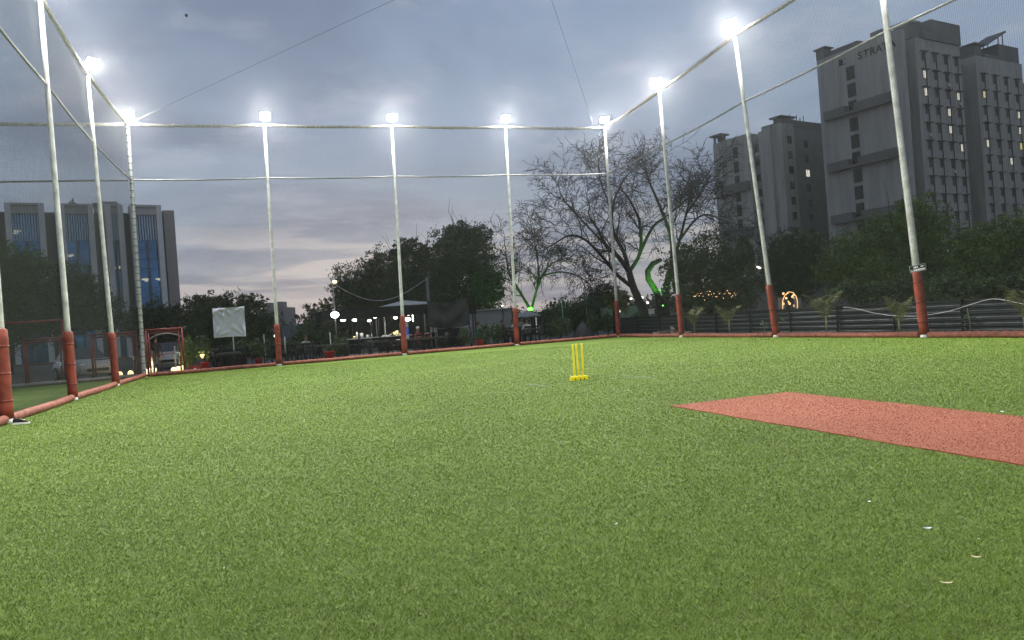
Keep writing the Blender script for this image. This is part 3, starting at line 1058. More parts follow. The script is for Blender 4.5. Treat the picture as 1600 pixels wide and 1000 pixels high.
# distant tree line closing the view to the horizon
out, tin = [], []
for i in range(200):
    px = -250 + 2150 * i / 200
    hz = 500 - 0.073 * (px - 800)
    hh = 11 + 8 * math.sin(i * 0.7) * math.sin(i * 0.23) + 4 * random.random()
    c = np.array(at_depth(px, hz - hh * 0.35, 150))
    n = 160
    p = c + RNG.normal(size=(n, 3)) * np.array([1.5, 2.5, hh * 0.055])
    d = RNG.normal(size=(n, 3)); d /= np.linalg.norm(d, axis=1)[:, None]
    e = np.cross(d, RNG.normal(size=(n, 3))); e /= np.linalg.norm(e, axis=1)[:, None]
    L = 0.7 * (0.6 + 0.8 * RNG.random(n))[:, None]
    V = np.stack([p - d * L * .5, p + e * L * .3, p + d * L * .5, p - e * L * .3], 1)
    V[:, :, 2] = np.maximum(V[:, :, 2], 0)
    out.append(V); tin.append(RNG.random(n) * 0.5)
tag(link('distant_treeline', np_mesh('distant_treeline', np.concatenate(out), 2, LEAF_A, np.concatenate(tin))), 'low dark line of distant trees along the horizon', 'trees', kind='stuff')


# bare trees -------------------------------------------------------
def bare_tree(lab, limbs, dep, r_scale, seed, twigs=4, sag=0.25, green_limb=None):
    rnd = random.Random(seed)
    k = dep / F_PX
    g = at_depth(limbs[0][0][0][0], 500, dep)
    g = Vector((g.x, g.y, 0))
    t = thing('bare_tree', g, lab, 'tree', 'leafless trees behind the nets')
    b = MB()
    fine = MB()

    def grow(p, d, L, r, lev):
        n = 5 if lev < 2 else 4
        pts, dd = [p.copy()], d.copy()
        for i in range(n):
            dd = (dd + Vector((rnd.gauss(0, .22), rnd.gauss(0, .22), rnd.gauss(0.03, .18) - sag * (0.12 + 0.10 * lev) * (i / n)))).normalized()
            pts.append(pts[-1] + dd * L / n)
        rr = [max(0.013, r * (1 - 0.5 * i / n)) for i in range(n + 1)]
        (b if r > 0.03 else fine).tube(pts, rr, 6 if r > 0.05 else 3, cap=False)
        if lev >= twigs or L < 0.22:
            return
        kids = 3 if lev < 2 else rnd.choice((2, 3, 3))
        for q in range(kids):
            i = rnd.randint(1 if lev else 2, n)
            base_d = (pts[i] - pts[i - 1]).normalized()
            side = base_d.orthogonal()
            side.rotate(Matrix.Rotation(rnd.random() * 6.28, 3, base_d))
            nd = (base_d * rnd.uniform(.5, 1.0) + side * rnd.uniform(.45, .95) + Vector((0, 0, .12))).normalized()
            grow(pts[i].copy(), nd, L * rnd.uniform(.52, .80), rr[i] * rnd.uniform(.5, .72), lev + 1)
        grow(pts[-1].copy(), (pts[-1] - pts[-2]).normalized(), L * rnd.uniform(.55, .8), rr[-1] * 0.9, lev + 1)

    for pl, r0, r1, spawn in limbs:
        pts = []
        for i, q in enumerate(pl):
            dz = q[2] if len(q) > 2 else 0.0
            pts.append(at_depth(q[0], q[1], dep + dz) - g)
        rs = [r0 + (r1 - r0) * i / (len(pts) - 1) for i in range(len(pts))]
        # smooth resample
        P2, R2 = [], []
        for i in range(len(pts) - 1):
            p0, p1, p2, p3 = pts[max(i - 1, 0)], pts[i], pts[i + 1], pts[min(i + 2, len(pts) - 1)]
            for s in range(4):
                u = s / 4
                P2.append(0.5 * ((2 * p1) + (p2 - p0) * u + (2 * p0 - 5 * p1 + 4 * p2 - p3) * u * u + (3 * p1 - p0 - 3 * p2 + p3) * u ** 3))
                R2.append(rs[i] + (rs[i + 1] - rs[i]) * u)
        P2.append(pts[-1]); R2.append(rs[-1])
        b.tube(P2, R2, 8)
        if spawn:
            for _ in range(spawn):
                i = rnd.randint(len(P2) // 4, len(P2) - 1)
                bd = (P2[i] - P2[i - 1]).normalized()
                side = bd.orthogonal()
                side.rotate(Matrix.Rotation(rnd.random() * 6.28, 3, bd))
                grow(P2[i].copy(), (bd * 0.7 + side * 0.7 + Vector((0, 0, .25))).normalized(), rnd.uniform(1.1, 2.3) * r_scale, R2[i] * 0.55, 1)
            grow(P2[-1].copy(), (P2[-1] - P2[-2]).normalized(), 1.8 * r_scale, R2[-1], 1)
    b.build('trunk', BARK, t)
    o = fine.build('twigs', TWIG, t)
    return t


D1 = 47.0
bare_tree('large spreading leafless tree with arching branches behind the rear right corner',
          [([(1012, 512), (1003, 480), (990, 450), (983, 425)], 0.30, 0.20, 0),
           ([(983, 425), (965, 400, .4), (948, 385, .8), (935, 360, 1.0), (925, 345, 1.2)], 0.16, 0.06, 6),
           ([(990, 450), (965, 430, -.5), (940, 400, -1), (915, 375, -1.5), (890, 368, -2), (868, 380, -2.2)], 0.14, 0.04, 8),
           ([(983, 425), (975, 395, .5), (958, 360, .8), (958, 320, 1.0), (972, 285, 1.2)], 0.15, 0.05, 8),
           ([(983, 425), (1000, 395, -.4), (1000, 350, -.9), (988, 320, -1.2), (975, 300, -1)], 0.13, 0.05, 7),
           ([(1000, 395, -.4), (1020, 355, -.4), (1045, 335, -.6), (1075, 310, -.6)], 0.11, 0.04, 8),
           ([(948, 385, .8), (910, 345, 1), (885, 318, 1.4), (875, 300, 1.5)], 0.07, 0.03, 6),
           ([(958, 330, 1.0), (940, 290, 1.4), (935, 262, 1.2)], 0.06, 0.03, 5)], D1, 0.85, 11, twigs=4, sag=0.55)
bare_tree('leafless tree standing behind the green lit branch, its twigs reaching the smaller tower',
          [([(1044, 512), (1040, 480), (1042, 445), (1050, 415)], 0.28, 0.18, 0),
           ([(1050, 415), (1048, 370, -.6), (1030, 320, -1), (1015, 285, -1), (1008, 262, -.8)], 0.14, 0.04, 9),
           ([(1050, 415), (1062, 375, .5), (1072, 335, 1), (1080, 300, 1)], 0.13, 0.04, 9),
           ([(1062, 375, .5), (1085, 345, .6), (1105, 335, .5), (1130, 345, .4)], 0.09, 0.03, 9),
           ([(1072, 335, 1), (1095, 300, .7), (1105, 280, .5)], 0.07, 0.03, 6)], D1 + 1.2, 0.78, 23, twigs=4, sag=0.45)
bare_tree('leafless tree lit green from below, behind the grey shed',
          [([(836, 520), (834, 500), (830, 486)], 0.20, 0.15, 0),
           ([(830, 486), (812, 455, .4), (795, 425, .8), (790, 390, 1)], 0.11, 0.03, 8),
           ([(830, 486), (838, 455, -.3), (848, 430, -.6), (862, 412, -.8), (890, 402, -1)], 0.10, 0.03, 9),
           ([(838, 455), (842, 425, .6), (838, 395, .8), (835, 375, .8)], 0.07, 0.03, 8),
           ([(848, 430), (880, 425, -.5), (910, 435, -.8), (925, 450, -.8)], 0.06, 0.02, 8)], 49.0, 0.72, 31, twigs=4, sag=0.6)

# green uplights -------------------------------------------------
GREEN_E = mat('green_lamp', (0.3, 0.9, 0.2), 0.4, emit=(0.12, 1.0, 0.06), estr=5.0)


def uplight(px, py, dep, aim, power, lab, size=80, k=1.0):
    p = at_depth(px, py, dep)
    t = thing('uplight', p, lab, 'spotlight', 'green tree uplights')
    b = MB(); b.lathe([(0.06, -0.10), (0.085, -0.02), (0.09, 0.06), (0.075, 0.065)], (0, 0, 0), 12)
    h = b.build('housing', BLACK_METAL, t)
    b = MB(); b.lathe([(0.09 * k, 0.068), (0.15 * k, 0.068 + .03 * k), (0.15 * k, 0.068 + .13 * k), (0.08 * k, 0.068 + .2 * k)], (0, 0, 0), 12)
    b.build('lens', GREEN_E, t)
    b = MB(); b.tube([(0, 0, -0.1), (0, 0, -p.z)], 0.02, 6)
    b.build('stake', BLACK_METAL, t)
    ld = bpy.data.lights.new('green_beam', 'SPOT')
    ld.energy = power; ld.color = (0.12, 1.0, 0.05); ld.spot_size = math.radians(size); ld.spot_blend = .5; ld.shadow_soft_size = .06
    lo = bpy.data.objects.new('green_beam', ld); C.objects.link(lo); lo.parent = t
    d = at_depth(*aim) - p
    lo.location = (0, 0, 0.10 + 0.24 * k)
    lo.rotation_euler = (-d).to_track_quat('Z', 'Y').to_euler()


uplight(829, 487, 46.8, (838, 450, 49), 700, 'glowing green spotlight at the fork of the small bare tree', 110)
uplight(1036, 480, 44.6, (1032, 428, 46.2), 1500, 'green spotlight shining up at the bent branch', 62, 0.3)
tree('weeping_shrub', 'drooping shrub catching green light beside the bent stem', [(1060, 432, 16, 26), (1052, 412, 10, 12), (1072, 446, 14, 24)], 46.4, LEAF_C, size=0.22, dens=0.35, cat='shrub', group='bushes behind the nets', r0=.06)
# bent branch that catches the green light
b = MB()
pts = [at_depth(*q) for q in ((1028, 462, 46.4), (1022, 450, 46.3), (1013, 436, 46.2), (1012, 424, 46.2), (1020, 412, 46.4), (1032, 406, 46.8))]
g = Vector((pts[0].x, pts[0].y, 0))
b.tube([Vector((g.x + 0.3, g.y + 0.3, 0)) - g] + [q - g for q in pts], [0.22, 0.20, 0.19, 0.19, 0.18, 0.16, 0.13], 8)
t = thing('leaning_stem', g, 'short bent tree stem lit bright green beside the bare tree', 'tree stem')
b.build('stem', BARK, t)


# palms and saplings along the fence -----------------------------
def palm(px, py, X, hgt, n, lab, seed, spread=0.9, m=PALM):
    rnd = random.Random(seed)
    g = at_x(px, py, X)
    g.z = 0
    t = thing('palm', g, lab, 'palm', 'young palms along the fence')
    b = MB()
    for i in range(3):
        a = rnd.random() * 6.28
        b.tube([(0.03 * math.cos(a), 0.03 * math.sin(a), 0), (0.05 * math.cos(a), 0.05 * math.sin(a), hgt * 0.45)], [0.02, 0.014], 6)
    b.build('stem', STEM, t)
    for i in range(n):
        a = 6.28 * i / n + rnd.uniform(-.3, .3)
        L = hgt * rnd.uniform(.6, .9)
        z0 = hgt * rnd.uniform(.32, .5)
        pts = []
        for s in range(9):
            u = s / 8
            rr = L * spread * (0.25 * u + 0.30 * u * u)
            z = z0 + L * (1.05 * u - 0.50 * u * u * spread)
            pts.append(Vector((rr * math.cos(a), rr * math.sin(a), z)))
        V = []
        for s in range(1, 9):
            tdir = (pts[s] - pts[s - 1]).normalized()
            sd = Vector((-math.sin(a), math.cos(a), 0))
            for q in (0.0, 0.5):
                p = pts[s - 1].lerp(pts[s], q)
                ll = 0.30 * hgt * (1 - abs(s - 4.5) / 6)
                for sg in (-1, 1):
                    tip = p + (sd * sg * 0.8 + tdir * 0.55 + Vector((0, 0, -0.28))).normalized() * ll
                    w = tdir * 0.012
                    midp = p.lerp(tip, .5) + Vector((0, 0, 0.03))
                    V.append([p - w * .5, midp - w, tip, midp + w])
        V = np.array([[list(x) for x in q] for q in V])
        me = np_mesh('frond', V, 2, m, np.clip(RNG.normal(.35 + 0.3 * rnd.random(), .2, len(V)), 0, 1))
        link('frond', me, t)


palm(1140, 527, 18.3, 1.45, 8, 'young palm by the fence left of the second right post', 1)
palm(1291, 526, 18.5, 1.55, 9, 'yellowish young palm between the two right posts', 2)
palm(1408, 526, 18.1, 1.20, 8, 'small yellow green palm just left of the signed post', 3, 0.75)
palm(1604, 524, 18.5, 1.35, 8, 'young palm cut off by the right picture edge', 4)
palm(1085, 520, 18.4, 1.3, 8, 'dark young palm behind the first right post', 5)


def sapling(px, py, X, hgt, lab, seed):
    rnd = random.Random(seed)
    g = at_x(px, py, X); g.z = 0
    t = thing('sapling', g, lab, 'plant', 'saplings along the fence')
    b = MB()
    b.tube([(0, 0, 0), (0.02, 0.02, hgt * .5), (-0.03, 0.03, hgt)], [0.018, 0.014, 0.008], 6)
    b.build('stem', STEM, t)
    for i in range(12):
        a = rnd.random() * 6.28; z = hgt * rnd.uniform(.35, 1)
        L = rnd.uniform(.2, .32)
        d = Vector((math.cos(a), math.sin(a), rnd.uniform(-.2, .5))).normalized()
        s = Vector((-math.sin(a), math.cos(a), 0))
        p = Vector((0, 0, z)) + d * 0.05
        bl = MB()
        bl.add([p, p + d * L * .4 + s * L * .22, p + d * L + Vector((0, 0, -.05)), p + d * L * .4 - s * L * .22, p + d * L * .45 + Vector((0, 0, -.02))],
               [(0, 1, 4), (1, 2, 4), (2, 3, 4), (3, 0, 4)])
        bl.build('leaf', mat('sapling_leaf', (0.10, 0.16, 0.07), 0.6), t)


sapling(1517, 526, 18.3, 0.75, 'small broad leaved sapling right of the signed post', 3)
sapling(1218, 526, 18.8, 0.7, 'small leafy sapling behind the second right post', 6)
sapling(1195, 526, 18.7, 0.55, 'low leafy sapling just left of the second right post', 8)

# ------------------------------------------------------------------ corrugated fence at the right
XF = 19.6
fy = [41.0 - 2.6 * i for i in range(14)]
FT = 0.92
t = thing('corrugated_fence', (XF, fy[0], 0), 'low dark fence of horizontal corrugated sheets behind the right net', 'fence')
for i in range(len(fy) - 1):
    y0, y1 = fy[i], fy[i + 1]
    b = MB()
    n = 25
    dx = 0.012 * (i % 2)
    prof = []
    for j in range(n + 1):
        z = 0.02 + (FT + 0.02 * random.random() - 0.02) * j / n
        ph = (j % 5)
        prof.append((0.022 if ph in (2, 3) else -0.012, z))
    vv = [(x + dx, y0 - fy[0] - 0.01, z) for x, z in prof] + [(x + dx, y1 - fy[0] + 0.01, z) for x, z in prof]
    vv += [(x + 0.006, y, z) for x, y, z in vv]
    k = n + 1
    ff = [(j, j + 1, k + j + 1, k + j) for j in range(n)] + [(2 * k + j, 3 * k + j, 3 * k + j + 1, 2 * k + j + 1) for j in range(n)]
    b.add(vv, ff)
    b.build('sheet', FENCE_M, t)
    b = MB(); b.box((-0.05, y1 - fy[0], FT / 2 + 0.03), (0.05, 0.06, FT + 0.04)); b.build('post', BLACK_METAL, t)
b = MB(); b.box((0.0, (fy[-1] - fy[0]) / 2, FT + 0.025), (0.05, fy[0] - fy[-1], 0.03)); b.build('top_rail', BLACK_METAL, t)

pts = []
for q in ((1318, 480), (1325, 480), (1345, 484), (1365, 489), (1388, 492.5), (1408, 494), (1430, 494), (1455, 491.5), (1485, 486), (1510, 478), (1535, 470), (1550, 467), (1562, 467.5), (1580, 471), (1600, 475.5), (1640, 486)):
    pts.append(at_x(q[0], q[1], XF - 0.12))
b = MB(); b.tube(pts, 0.010, 6)
tag(b.build('cable', WCABLE), 'white cable drooping along the corrugated fence', 'cable')

# heap of cut logs and stones in the corner
for i, (px, py, L, r, rz, lab) in enumerate(((1040, 524, 1.0, .11, .5, 'cut log lying lowest in the wood heap by the rear corner'), (1052, 517, .9, .09, 1.2, 'cut log resting across the wood heap'), (1060, 523, .8, .10, 2.3, 'cut log at the right end of the wood heap'))):
    p = at_x(px, py, 18.9)
    b = MB()
    d = Vector((math.cos(rz), math.sin(rz), 0.12 if i == 1 else 0.0))
    c = Vector((p.x, p.y, r + (0.19 if i == 1 else 0.0)))
    b.tube([c - d * L / 2, c, c + d * L / 2 + Vector((0, 0, .02))], [r, r * .95, r * .85], 9)
    tag(b.build('log', mat('log_wood', (0.13, 0.10, 0.075), 0.9, var=.3)), lab, 'log', 'logs heaped by the rear corner')
for i, (px, lab) in enumerate(((1026, 'brown stone left of the wood heap'), (1076, 'brown stone right of the first right post'))):
    p = at_x(px, 524, 18.6)
    b = MB(); b.ball((0, 0, 0.10), 0.17, 8, sq=(1.2, .9, .65))
    me = b.mesh('stone', mat('stone', (0.2, 0.165, 0.13), 0.95, var=.3))
    for v in me.vertices:
        v.co *= 1 + 0.18 * math.sin(v.co.x * 31 + v.co.y * 17 + v.co.z * 23)
    o = link('stone', me); o.location = (p.x, p.y, 0)
    tag(o, lab, 'stone', 'stones in the corner')

# ------------------------------------------------------------------ towers
LIT = random.Random(5)


def local_frame(corner_px, dep, theta):
    base = at_depth(corner_px, 500 - 0.073 * (corner_px - 800), dep)
    base.z = 0
    da = -math.cos(theta) * Vector(_R) + math.sin(theta) * Vector(_F0)   # along the left face
    db = math.sin(theta) * Vector(_R) + math.cos(theta) * Vector(_F0)    # along the right face
    return base, da, db


def slab(b, base, da, db, a0, a1, b0, b1, z0, z1, mi=0):
    """box in a tower's own directions, relative to its foot."""
    vv = [da * a + db * bb + Vector((0, 0, z)) for a in (a0, a1) for bb in (b0, b1) for z in (z0, z1)]
    b.add(vv, [(0, 1, 3, 2), (4, 6, 7, 5), (0, 4, 5, 1), (2, 3, 7, 6), (0, 2, 6, 4), (1, 5, 7, 3)], mi)


_wm = {}


def window_meshes(key, da, db, w, h, shade):
    """window facing -da (right face) or -db (left face): frame, recessed pane, sunshade."""
    if key in _wm:
        return _wm[key]
    if key[1] == 'R':
        u, n = db, -da
    else:
        u, n = da, -db
    def bx(b, u0, u1, n0, n1, z0, z1):
        vv = [u * a + n * c + Vector((0, 0, z)) for a in (u0, u1) for c in (n0, n1) for z in (z0, z1)]
        b.add(vv, [(0, 1, 3, 2), (4, 6, 7, 5), (0, 4, 5, 1), (2, 3, 7, 6), (0, 2, 6, 4), (1, 5, 7, 3)])
    f = MB()
    for q in ((-w / 2, -w / 2 + .08, 0, .10, 0, h), (w / 2 - .08, w / 2, 0, .10, 0, h), (-w / 2 + .08, w / 2 - .08, 0, .10, 0, .08), (-w / 2 + .08, w / 2 - .08, 0, .10, h - .08, h), (-.03, .03, 0, .09, .08, h - .08)):
        bx(f, *q)
    if shade == 'grille':
        for k in range(1, 8):
            bx(f, -w / 2 + .08, w / 2 - .08, .02, .12, h * k / 8 - .03, h * k / 8 + .03)
    p = MB(); bx(p, -w / 2 + .05, w / 2 - .05, 0.01, .03, .05, h - .05)
    s = MB()
    bx(s, -w / 2 - .55, w / 2 + .55, 0, .65, h + .05, h + .2)
    pp = MB(); bx(pp, w / 2 + .05, w / 2 + .17, 0.0, .14, -1.75, h)
    _wm[key] = (f.mesh('window', BLACK_METAL if shade == 'grille' else CONC_D), p.mesh('pane', DGLASS), p.mesh('pane', LITWIN), p.mesh('pane', LITWARM), s.mesh('sunshade', CONC_D), pp.mesh('downpipe', BLACK_METAL))
    return _wm[key]


def put_window(t, key, pos, da, db, w, h, shade=None, lit=0):
    f, p, pl, pw, s, dp = window_meshes(key, da, db, w, h, shade)
    o = link('window', f, t); o.location = pos
    link('pane', (p, pl, pw)[lit], o)
    if shade == 'chajja':
        link('sunshade', s, o)
        link('downpipe', dp, o)
    return o


def ac_unit(t, pos, da, db, face='R'):
    u, n = (db, -da) if face == 'R' else (da, -db)
    b = MB()
    vv = [u * a + n * c + Vector((0, 0, z)) for a in (-.42, .42) for c in (0.05, .4) for z in (0, .6)]
    b.add(vv, [(0, 1, 3, 2), (4, 6, 7, 5), (0, 4, 5, 1), (2, 3, 7, 6), (0, 2, 6, 4), (1, 5, 7, 3)])
    o = b.build('air_conditioner', mat('ac_white', (0.5, 0.5, 0.48), .6), t)
    o.location = pos
    return o


TH = math.radians(60)
FL = 3.30
# --- large tower
base, da, db = local_frame(1436, 140, TH)
t = thing('apartment_tower', base, 'large grey apartment tower with blank side wall, balcony bands and roof letters', 'tower', 'apartment towers at the right')
HT = 48.6
LA, LB = 18.0, 19.0
REC = 4.6   # recessed strip next to the corner along the right face
w_ = MB(); slab(w_, base, da, db, 0, LA, 0, 1.2, 0, HT); slab(w_, base, da, db, 2.2, LA, 1.2, LB, 0, HT - 0.8)
w_.build('wall', CONC, t)
w_ = MB(); slab(w_, base, da, db, 0.25, 2.2, REC, LB, 0, HT - 0.9); w_.build('front_wall', CONC, t)
w_ = MB()
slab(w_, base, da, db, -0.05, 5.0, 9.5, LB + .05, HT - 0.9, HT + 3.0)
slab(w_, base, da, db, 1.0, 4.0, 4.2, 7.2, HT - 0.8, HT + 2.2)
slab(w_, base, da, db, 0.6, 4.4, 3.9, 7.5, HT + 2.2, HT + 2.5)
slab(w_, base, da, db, 0.0, 0.5, 7.2, 9.5, HT - .9, HT + .6)
slab(w_, base, da, db, LA - 1.8, LA + 0.1, 0.1, 2.2, HT, HT + 2.0)
slab(w_, base, da, db, LA - 2.3, LA + 0.5, -0.2, 2.5, HT + 2.0, HT + 2.3)
slab(w_, base, da, db, 5.5, 8.0, 3, 8, HT - .8, HT + 2.4)
slab(w_, base, da, db, 9.0, 15.5, 0.5, 6, HT - .8, HT + 1.1)
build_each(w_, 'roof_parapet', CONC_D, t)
# side wall vents
for k in range(14):
    put_window(t, ('big', 'L', 'v'), da * 10.6 + db * -0.004 + Vector((0, 0, HT - 6.0 - FL * k)), da, db, 1.75, 2.55, 'grille')
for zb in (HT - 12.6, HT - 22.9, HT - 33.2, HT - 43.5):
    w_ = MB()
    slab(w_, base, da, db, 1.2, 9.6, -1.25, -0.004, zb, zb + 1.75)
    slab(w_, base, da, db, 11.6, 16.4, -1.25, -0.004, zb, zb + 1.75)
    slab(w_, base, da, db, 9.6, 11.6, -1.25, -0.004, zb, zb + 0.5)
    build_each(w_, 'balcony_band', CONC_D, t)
for k in range(14):
    z = HT - 5.0 - FL * k
    put_window(t, ('big', 'R', 'rec'), da * 2.196 + db * 2.9 + Vector((0, 0, z)), da, db, 1.5, 1.9, None)
    if k in (7, 8, 10):
        ac_unit(t, da * 2.19 + db * 3.2 + Vector((0, 0, z - 1.0)), da, db)
    for j, bb in enumerate((6.8, 10.3, 13.9, 17.3)):
        lit = 0
        if (k, j) in ((1, 0), (2, 0), (2, 3), (3, 2), (4, 2), (5, 3), (11, 1)):
            lit = 1
        put_window(t, ('big', 'R', 'w'), da * 0.246 + db * bb + Vector((0, 0, z)), da, db, 0.95, 1.55, 'chajja', lit)
        if LIT.random() < .12:
            ac_unit(t, da * 0.24 + db * (bb + .2) + Vector((0, 0, z - 0.95)), da, db)
for i, ch in enumerate('STRATA'):
    me = text_mesh(ch, 2.0, BLACK_METAL, 0.06, bold=0.02)
    o = link('letter', me, t)
    pos = da * (8.3 - i * 1.32) + db * -0.08 + Vector((0, 0, HT - 2.2))
    o.matrix_local = Matrix.Translation(pos) @ Matrix(((-da.x, 0, -db.x, 0), (-da.y, 0, -db.y, 0), (0, 1, 0, 0), (0, 0, 0, 1)))
b = MB(); slab(b, base, da, db, 11.5, 12.9, -.12, -.004, HT - 2.7, HT - 1.5); b.build('emblem', BLACK_METAL, t)
b = MB()
for k in range(7):
    a = -1.1 + 2.2 * k / 6
    p = da * (12.0 - .35 * math.cos(a)) + Vector((0, 0, HT - 2.1 + .42 * math.sin(a)))
    slab(b, base, da, db, 0, 0, 0, 0, 0, 0)
    b.tube([p + db * -.125, p + db * -.20], .12, 6)
b.build('emblem_arc', WHITE, t)

# --- second tower behind to the right
base2 = base + db * 27.5 + da * 2.0
t = thing('apartment_tower', base2, 'grey apartment tower at the right edge with tilted panel on its roof', 'tower', 'apartment towers at the right')
H2 = 47.4
w_ = MB(); slab(w_, base2, da, db, 0, 16, 0, 17.5, 0, H2); w_.build('wall', CONC, t)
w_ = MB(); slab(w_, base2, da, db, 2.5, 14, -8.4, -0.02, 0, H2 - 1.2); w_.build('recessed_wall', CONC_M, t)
w_ = MB()
slab(w_, base2, da, db, -.05, 5, 8.6, 16.4, H2 + .01, H2 + 3.3)
slab(w_, base2, da, db, .3, 3.5, .4, 3.0, H2 + .01, H2 + 2.4)
slab(w_, base2, da, db, -.1, 4.0, 0, 3.4, H2 + 2.4, H2 + 2.7)
slab(w_, base2, da, db, 0, .5, 3.4, 8.6, H2 + .01, H2 + .7)
build_each(w_, 'roof_parapet', CONC_D, t)
b = MB()
q = [da * -.5 + db * 3.5 + Vector((0, 0, H2 + 2.6)), da * -.5 + db * 11.2 + Vector((0, 0, H2 + 6.2)), da * 3.5 + db * 11.2 + Vector((0, 0, H2 + 6.2)), da * 3.5 + db * 3.5 + Vector((0, 0, H2 + 2.6))]
b.add(q + [v + Vector((0, 0, -.4)) for v in q], [(0, 1, 2, 3), (7, 6, 5, 4), (0, 4, 5, 1), (1, 5, 6, 2), (2, 6, 7, 3), (3, 7, 4, 0)])
for a_, b_, zt in ((0, 10.6, 5.5), (3, 10.6, 5.5), (0, 8.9, 4.6), (3, 8.9, 4.6)):
    b.tube([da * a_ + db * b_ + Vector((0, 0, H2 + .6)), da * a_ + db * b_ + Vector((0, 0, H2 + zt))], .1, 6)
b.build('roof_panel', CONC_D, t)
lit2 = {(1, 0): 2, (2, 3): 1, (3, 3): 1, (4, 0): 1, (4, 3): 2, (5, 2): 1}
for k in range(14):
    z = H2 - 5.2 - FL * k
    for j, bb in enumerate((2.2, 6.4, 10.6, 14.8)):
        put_window(t, ('big', 'R', 'w'), da * -0.004 + db * bb + Vector((0, 0, z)), da, db, 0.95, 1.55, 'chajja', lit2.get((k, j), 0))
    put_window(t, ('big', 'R', 'rec'), da * 2.49 + db * -4.2 + Vector((0, 0, z)), da, db, 1.5, 1.9, None, 2 if k == 7 else 0)
base3 = base2 + db * 26.5 + da * 1.0
t = thing('apartment_tower', base3, 'sliver of another grey tower at the very right edge', 'tower', 'apartment towers at the right')
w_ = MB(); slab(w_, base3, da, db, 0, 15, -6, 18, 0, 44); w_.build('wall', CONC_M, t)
for k in range(12):
    put_window(t, ('big', 'R', 'rec'), da * -0.004 + db * -3 + Vector((0, 0, 39.0 - FL * k)), da, db, 1.5, 1.9, None)

# --- smaller tower further left
base4, da, db = local_frame(1240, 166, math.radians(57))
t = thing('apartment_tower', base4, 'smaller grey apartment tower beside the large one, behind the bare trees', 'tower', 'apartment towers at the right')
H4 = 38.9
w_ = MB()
slab(w_, base4, da, db, 0, 2.4, 0, 4.2, 0, H4 + .3)
slab(w_, base4, da, db, 2.4, 4.6, -0.7, 3.0, 0, H4 + .2)
slab(w_, base4, da, db, 4.6, 6.4, 0.4, 3.0, 0, H4 - .2)
slab(w_, base4, da, db, 8.4, 16.0, -0.5, 12, 0, H4)
slab(w_, base4, da, db, 16.0, 18.2, -1.1, 12, 0, H4 - .3)
build_each(w_, 'wall', CONC, t)
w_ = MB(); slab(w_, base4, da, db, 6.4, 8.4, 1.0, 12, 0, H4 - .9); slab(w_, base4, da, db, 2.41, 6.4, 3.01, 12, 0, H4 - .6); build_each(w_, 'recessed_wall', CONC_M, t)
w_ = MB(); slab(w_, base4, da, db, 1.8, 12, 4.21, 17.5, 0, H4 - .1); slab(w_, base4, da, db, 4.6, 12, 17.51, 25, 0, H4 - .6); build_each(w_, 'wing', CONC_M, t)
w_ = MB()
slab(w_, base4, da, db, -.5, 2.6, -.5, 4.6, H4 + 1.5, H4 + 1.8)
slab(w_, base4, da, db, .1, 2.2, .4, 4.0, H4 + .3, H4 + 1.5)
slab(w_, base4, da, db, 15.4, 18.8, -1.5, 1.5, H4 + 1.3, H4 + 1.65)
slab(w_, base4, da, db, 17.6, 18.0, -1.0, -0.6, H4 - .3, H4 + 1.3)
slab(w_, base4, da, db, 16.1, 17.1, -.6, 1.0, H4, H4 + 1.3)
slab(w_, base4, da, db, 2.0, 9, 5.0, 17.0, H4 - .09, H4 + 1.9)
build_each(w_, 'roof_parapet', CONC_D, t)
b = MB()
for k in range(6):
    p = da * 2.6 + db * (5.4 + 1.2 * k) + Vector((0, 0, H4 + 1.9))
    b.tube([p, p + Vector((.1, 0, .9 + .5 * (k % 2)))], .10, 5)
build_each(b, 'roof_bracket', BLACK_METAL, t)
for k in range(11):
    z = H4 - 5.0 - FL * k
    put_window(t, ('small', 'L', 'v'), da * 12.3 + db * -0.504 + Vector((0, 0, z + .2)), da, db, 1.35, 2.55, 'grille')
    put_window(t, ('small', 'L', 'w'), da * 7.4 + db * 0.996 + Vector((0, 0, z + .6)), da, db, 1.5, 1.7, None)
    if k in (0, 3, 8):
        ac_unit(t, da * 7.2 + db * 0.99 + Vector((0, 0, z - .2)), da, db, 'L')
    put_window(t, ('small', 'R', 'w'), da * -0.004 + db * 2.4 + Vector((0, 0, z + .9)), da, db, 1.5, 1.7, None)
    put_window(t, ('small', 'R', 'w'), da * 1.796 + db * 10.5 + Vector((0, 0, z + .9)), da, db, 1.9, 1.7, None, 1 if k == 2 else 0)
for zb in (H4 - 12.6, H4 - 22.9):
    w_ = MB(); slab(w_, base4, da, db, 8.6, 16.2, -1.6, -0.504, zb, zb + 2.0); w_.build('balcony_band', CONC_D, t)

# ------------------------------------------------------------------ office block at the left
O0 = at_depth(-14, 557, 108); O0.z = 0
O1 = at_depth(256, 540, 120); O1.z = 0
ou = (O1 - O0).normalized()
on = Vector((ou.y, -ou.x, 0))
if on.y > 0:
    on = -on


def ohit(px, py):
    d = Vector(ray(px, py)); o_ = Vector((0, 0, EYE))
    k = (O0 - o_).dot(on) / d.dot(on)
    p = o_ + d * k
    return (p - O0).dot(ou), p.z


def obox(b, u0, u1, n0, n1, z0, z1, mi=0):
    vv = [ou * a + on * c + Vector((0, 0, z)) for a in (u0, u1) for c in (n0, n1) for z in (z0, z1)]
    b.add(vv, [(0, 1, 3, 2), (4, 6, 7, 5), (0, 4, 5, 1), (2, 3, 7, 6), (0, 2, 6, 4), (1, 5, 7, 3)], mi)


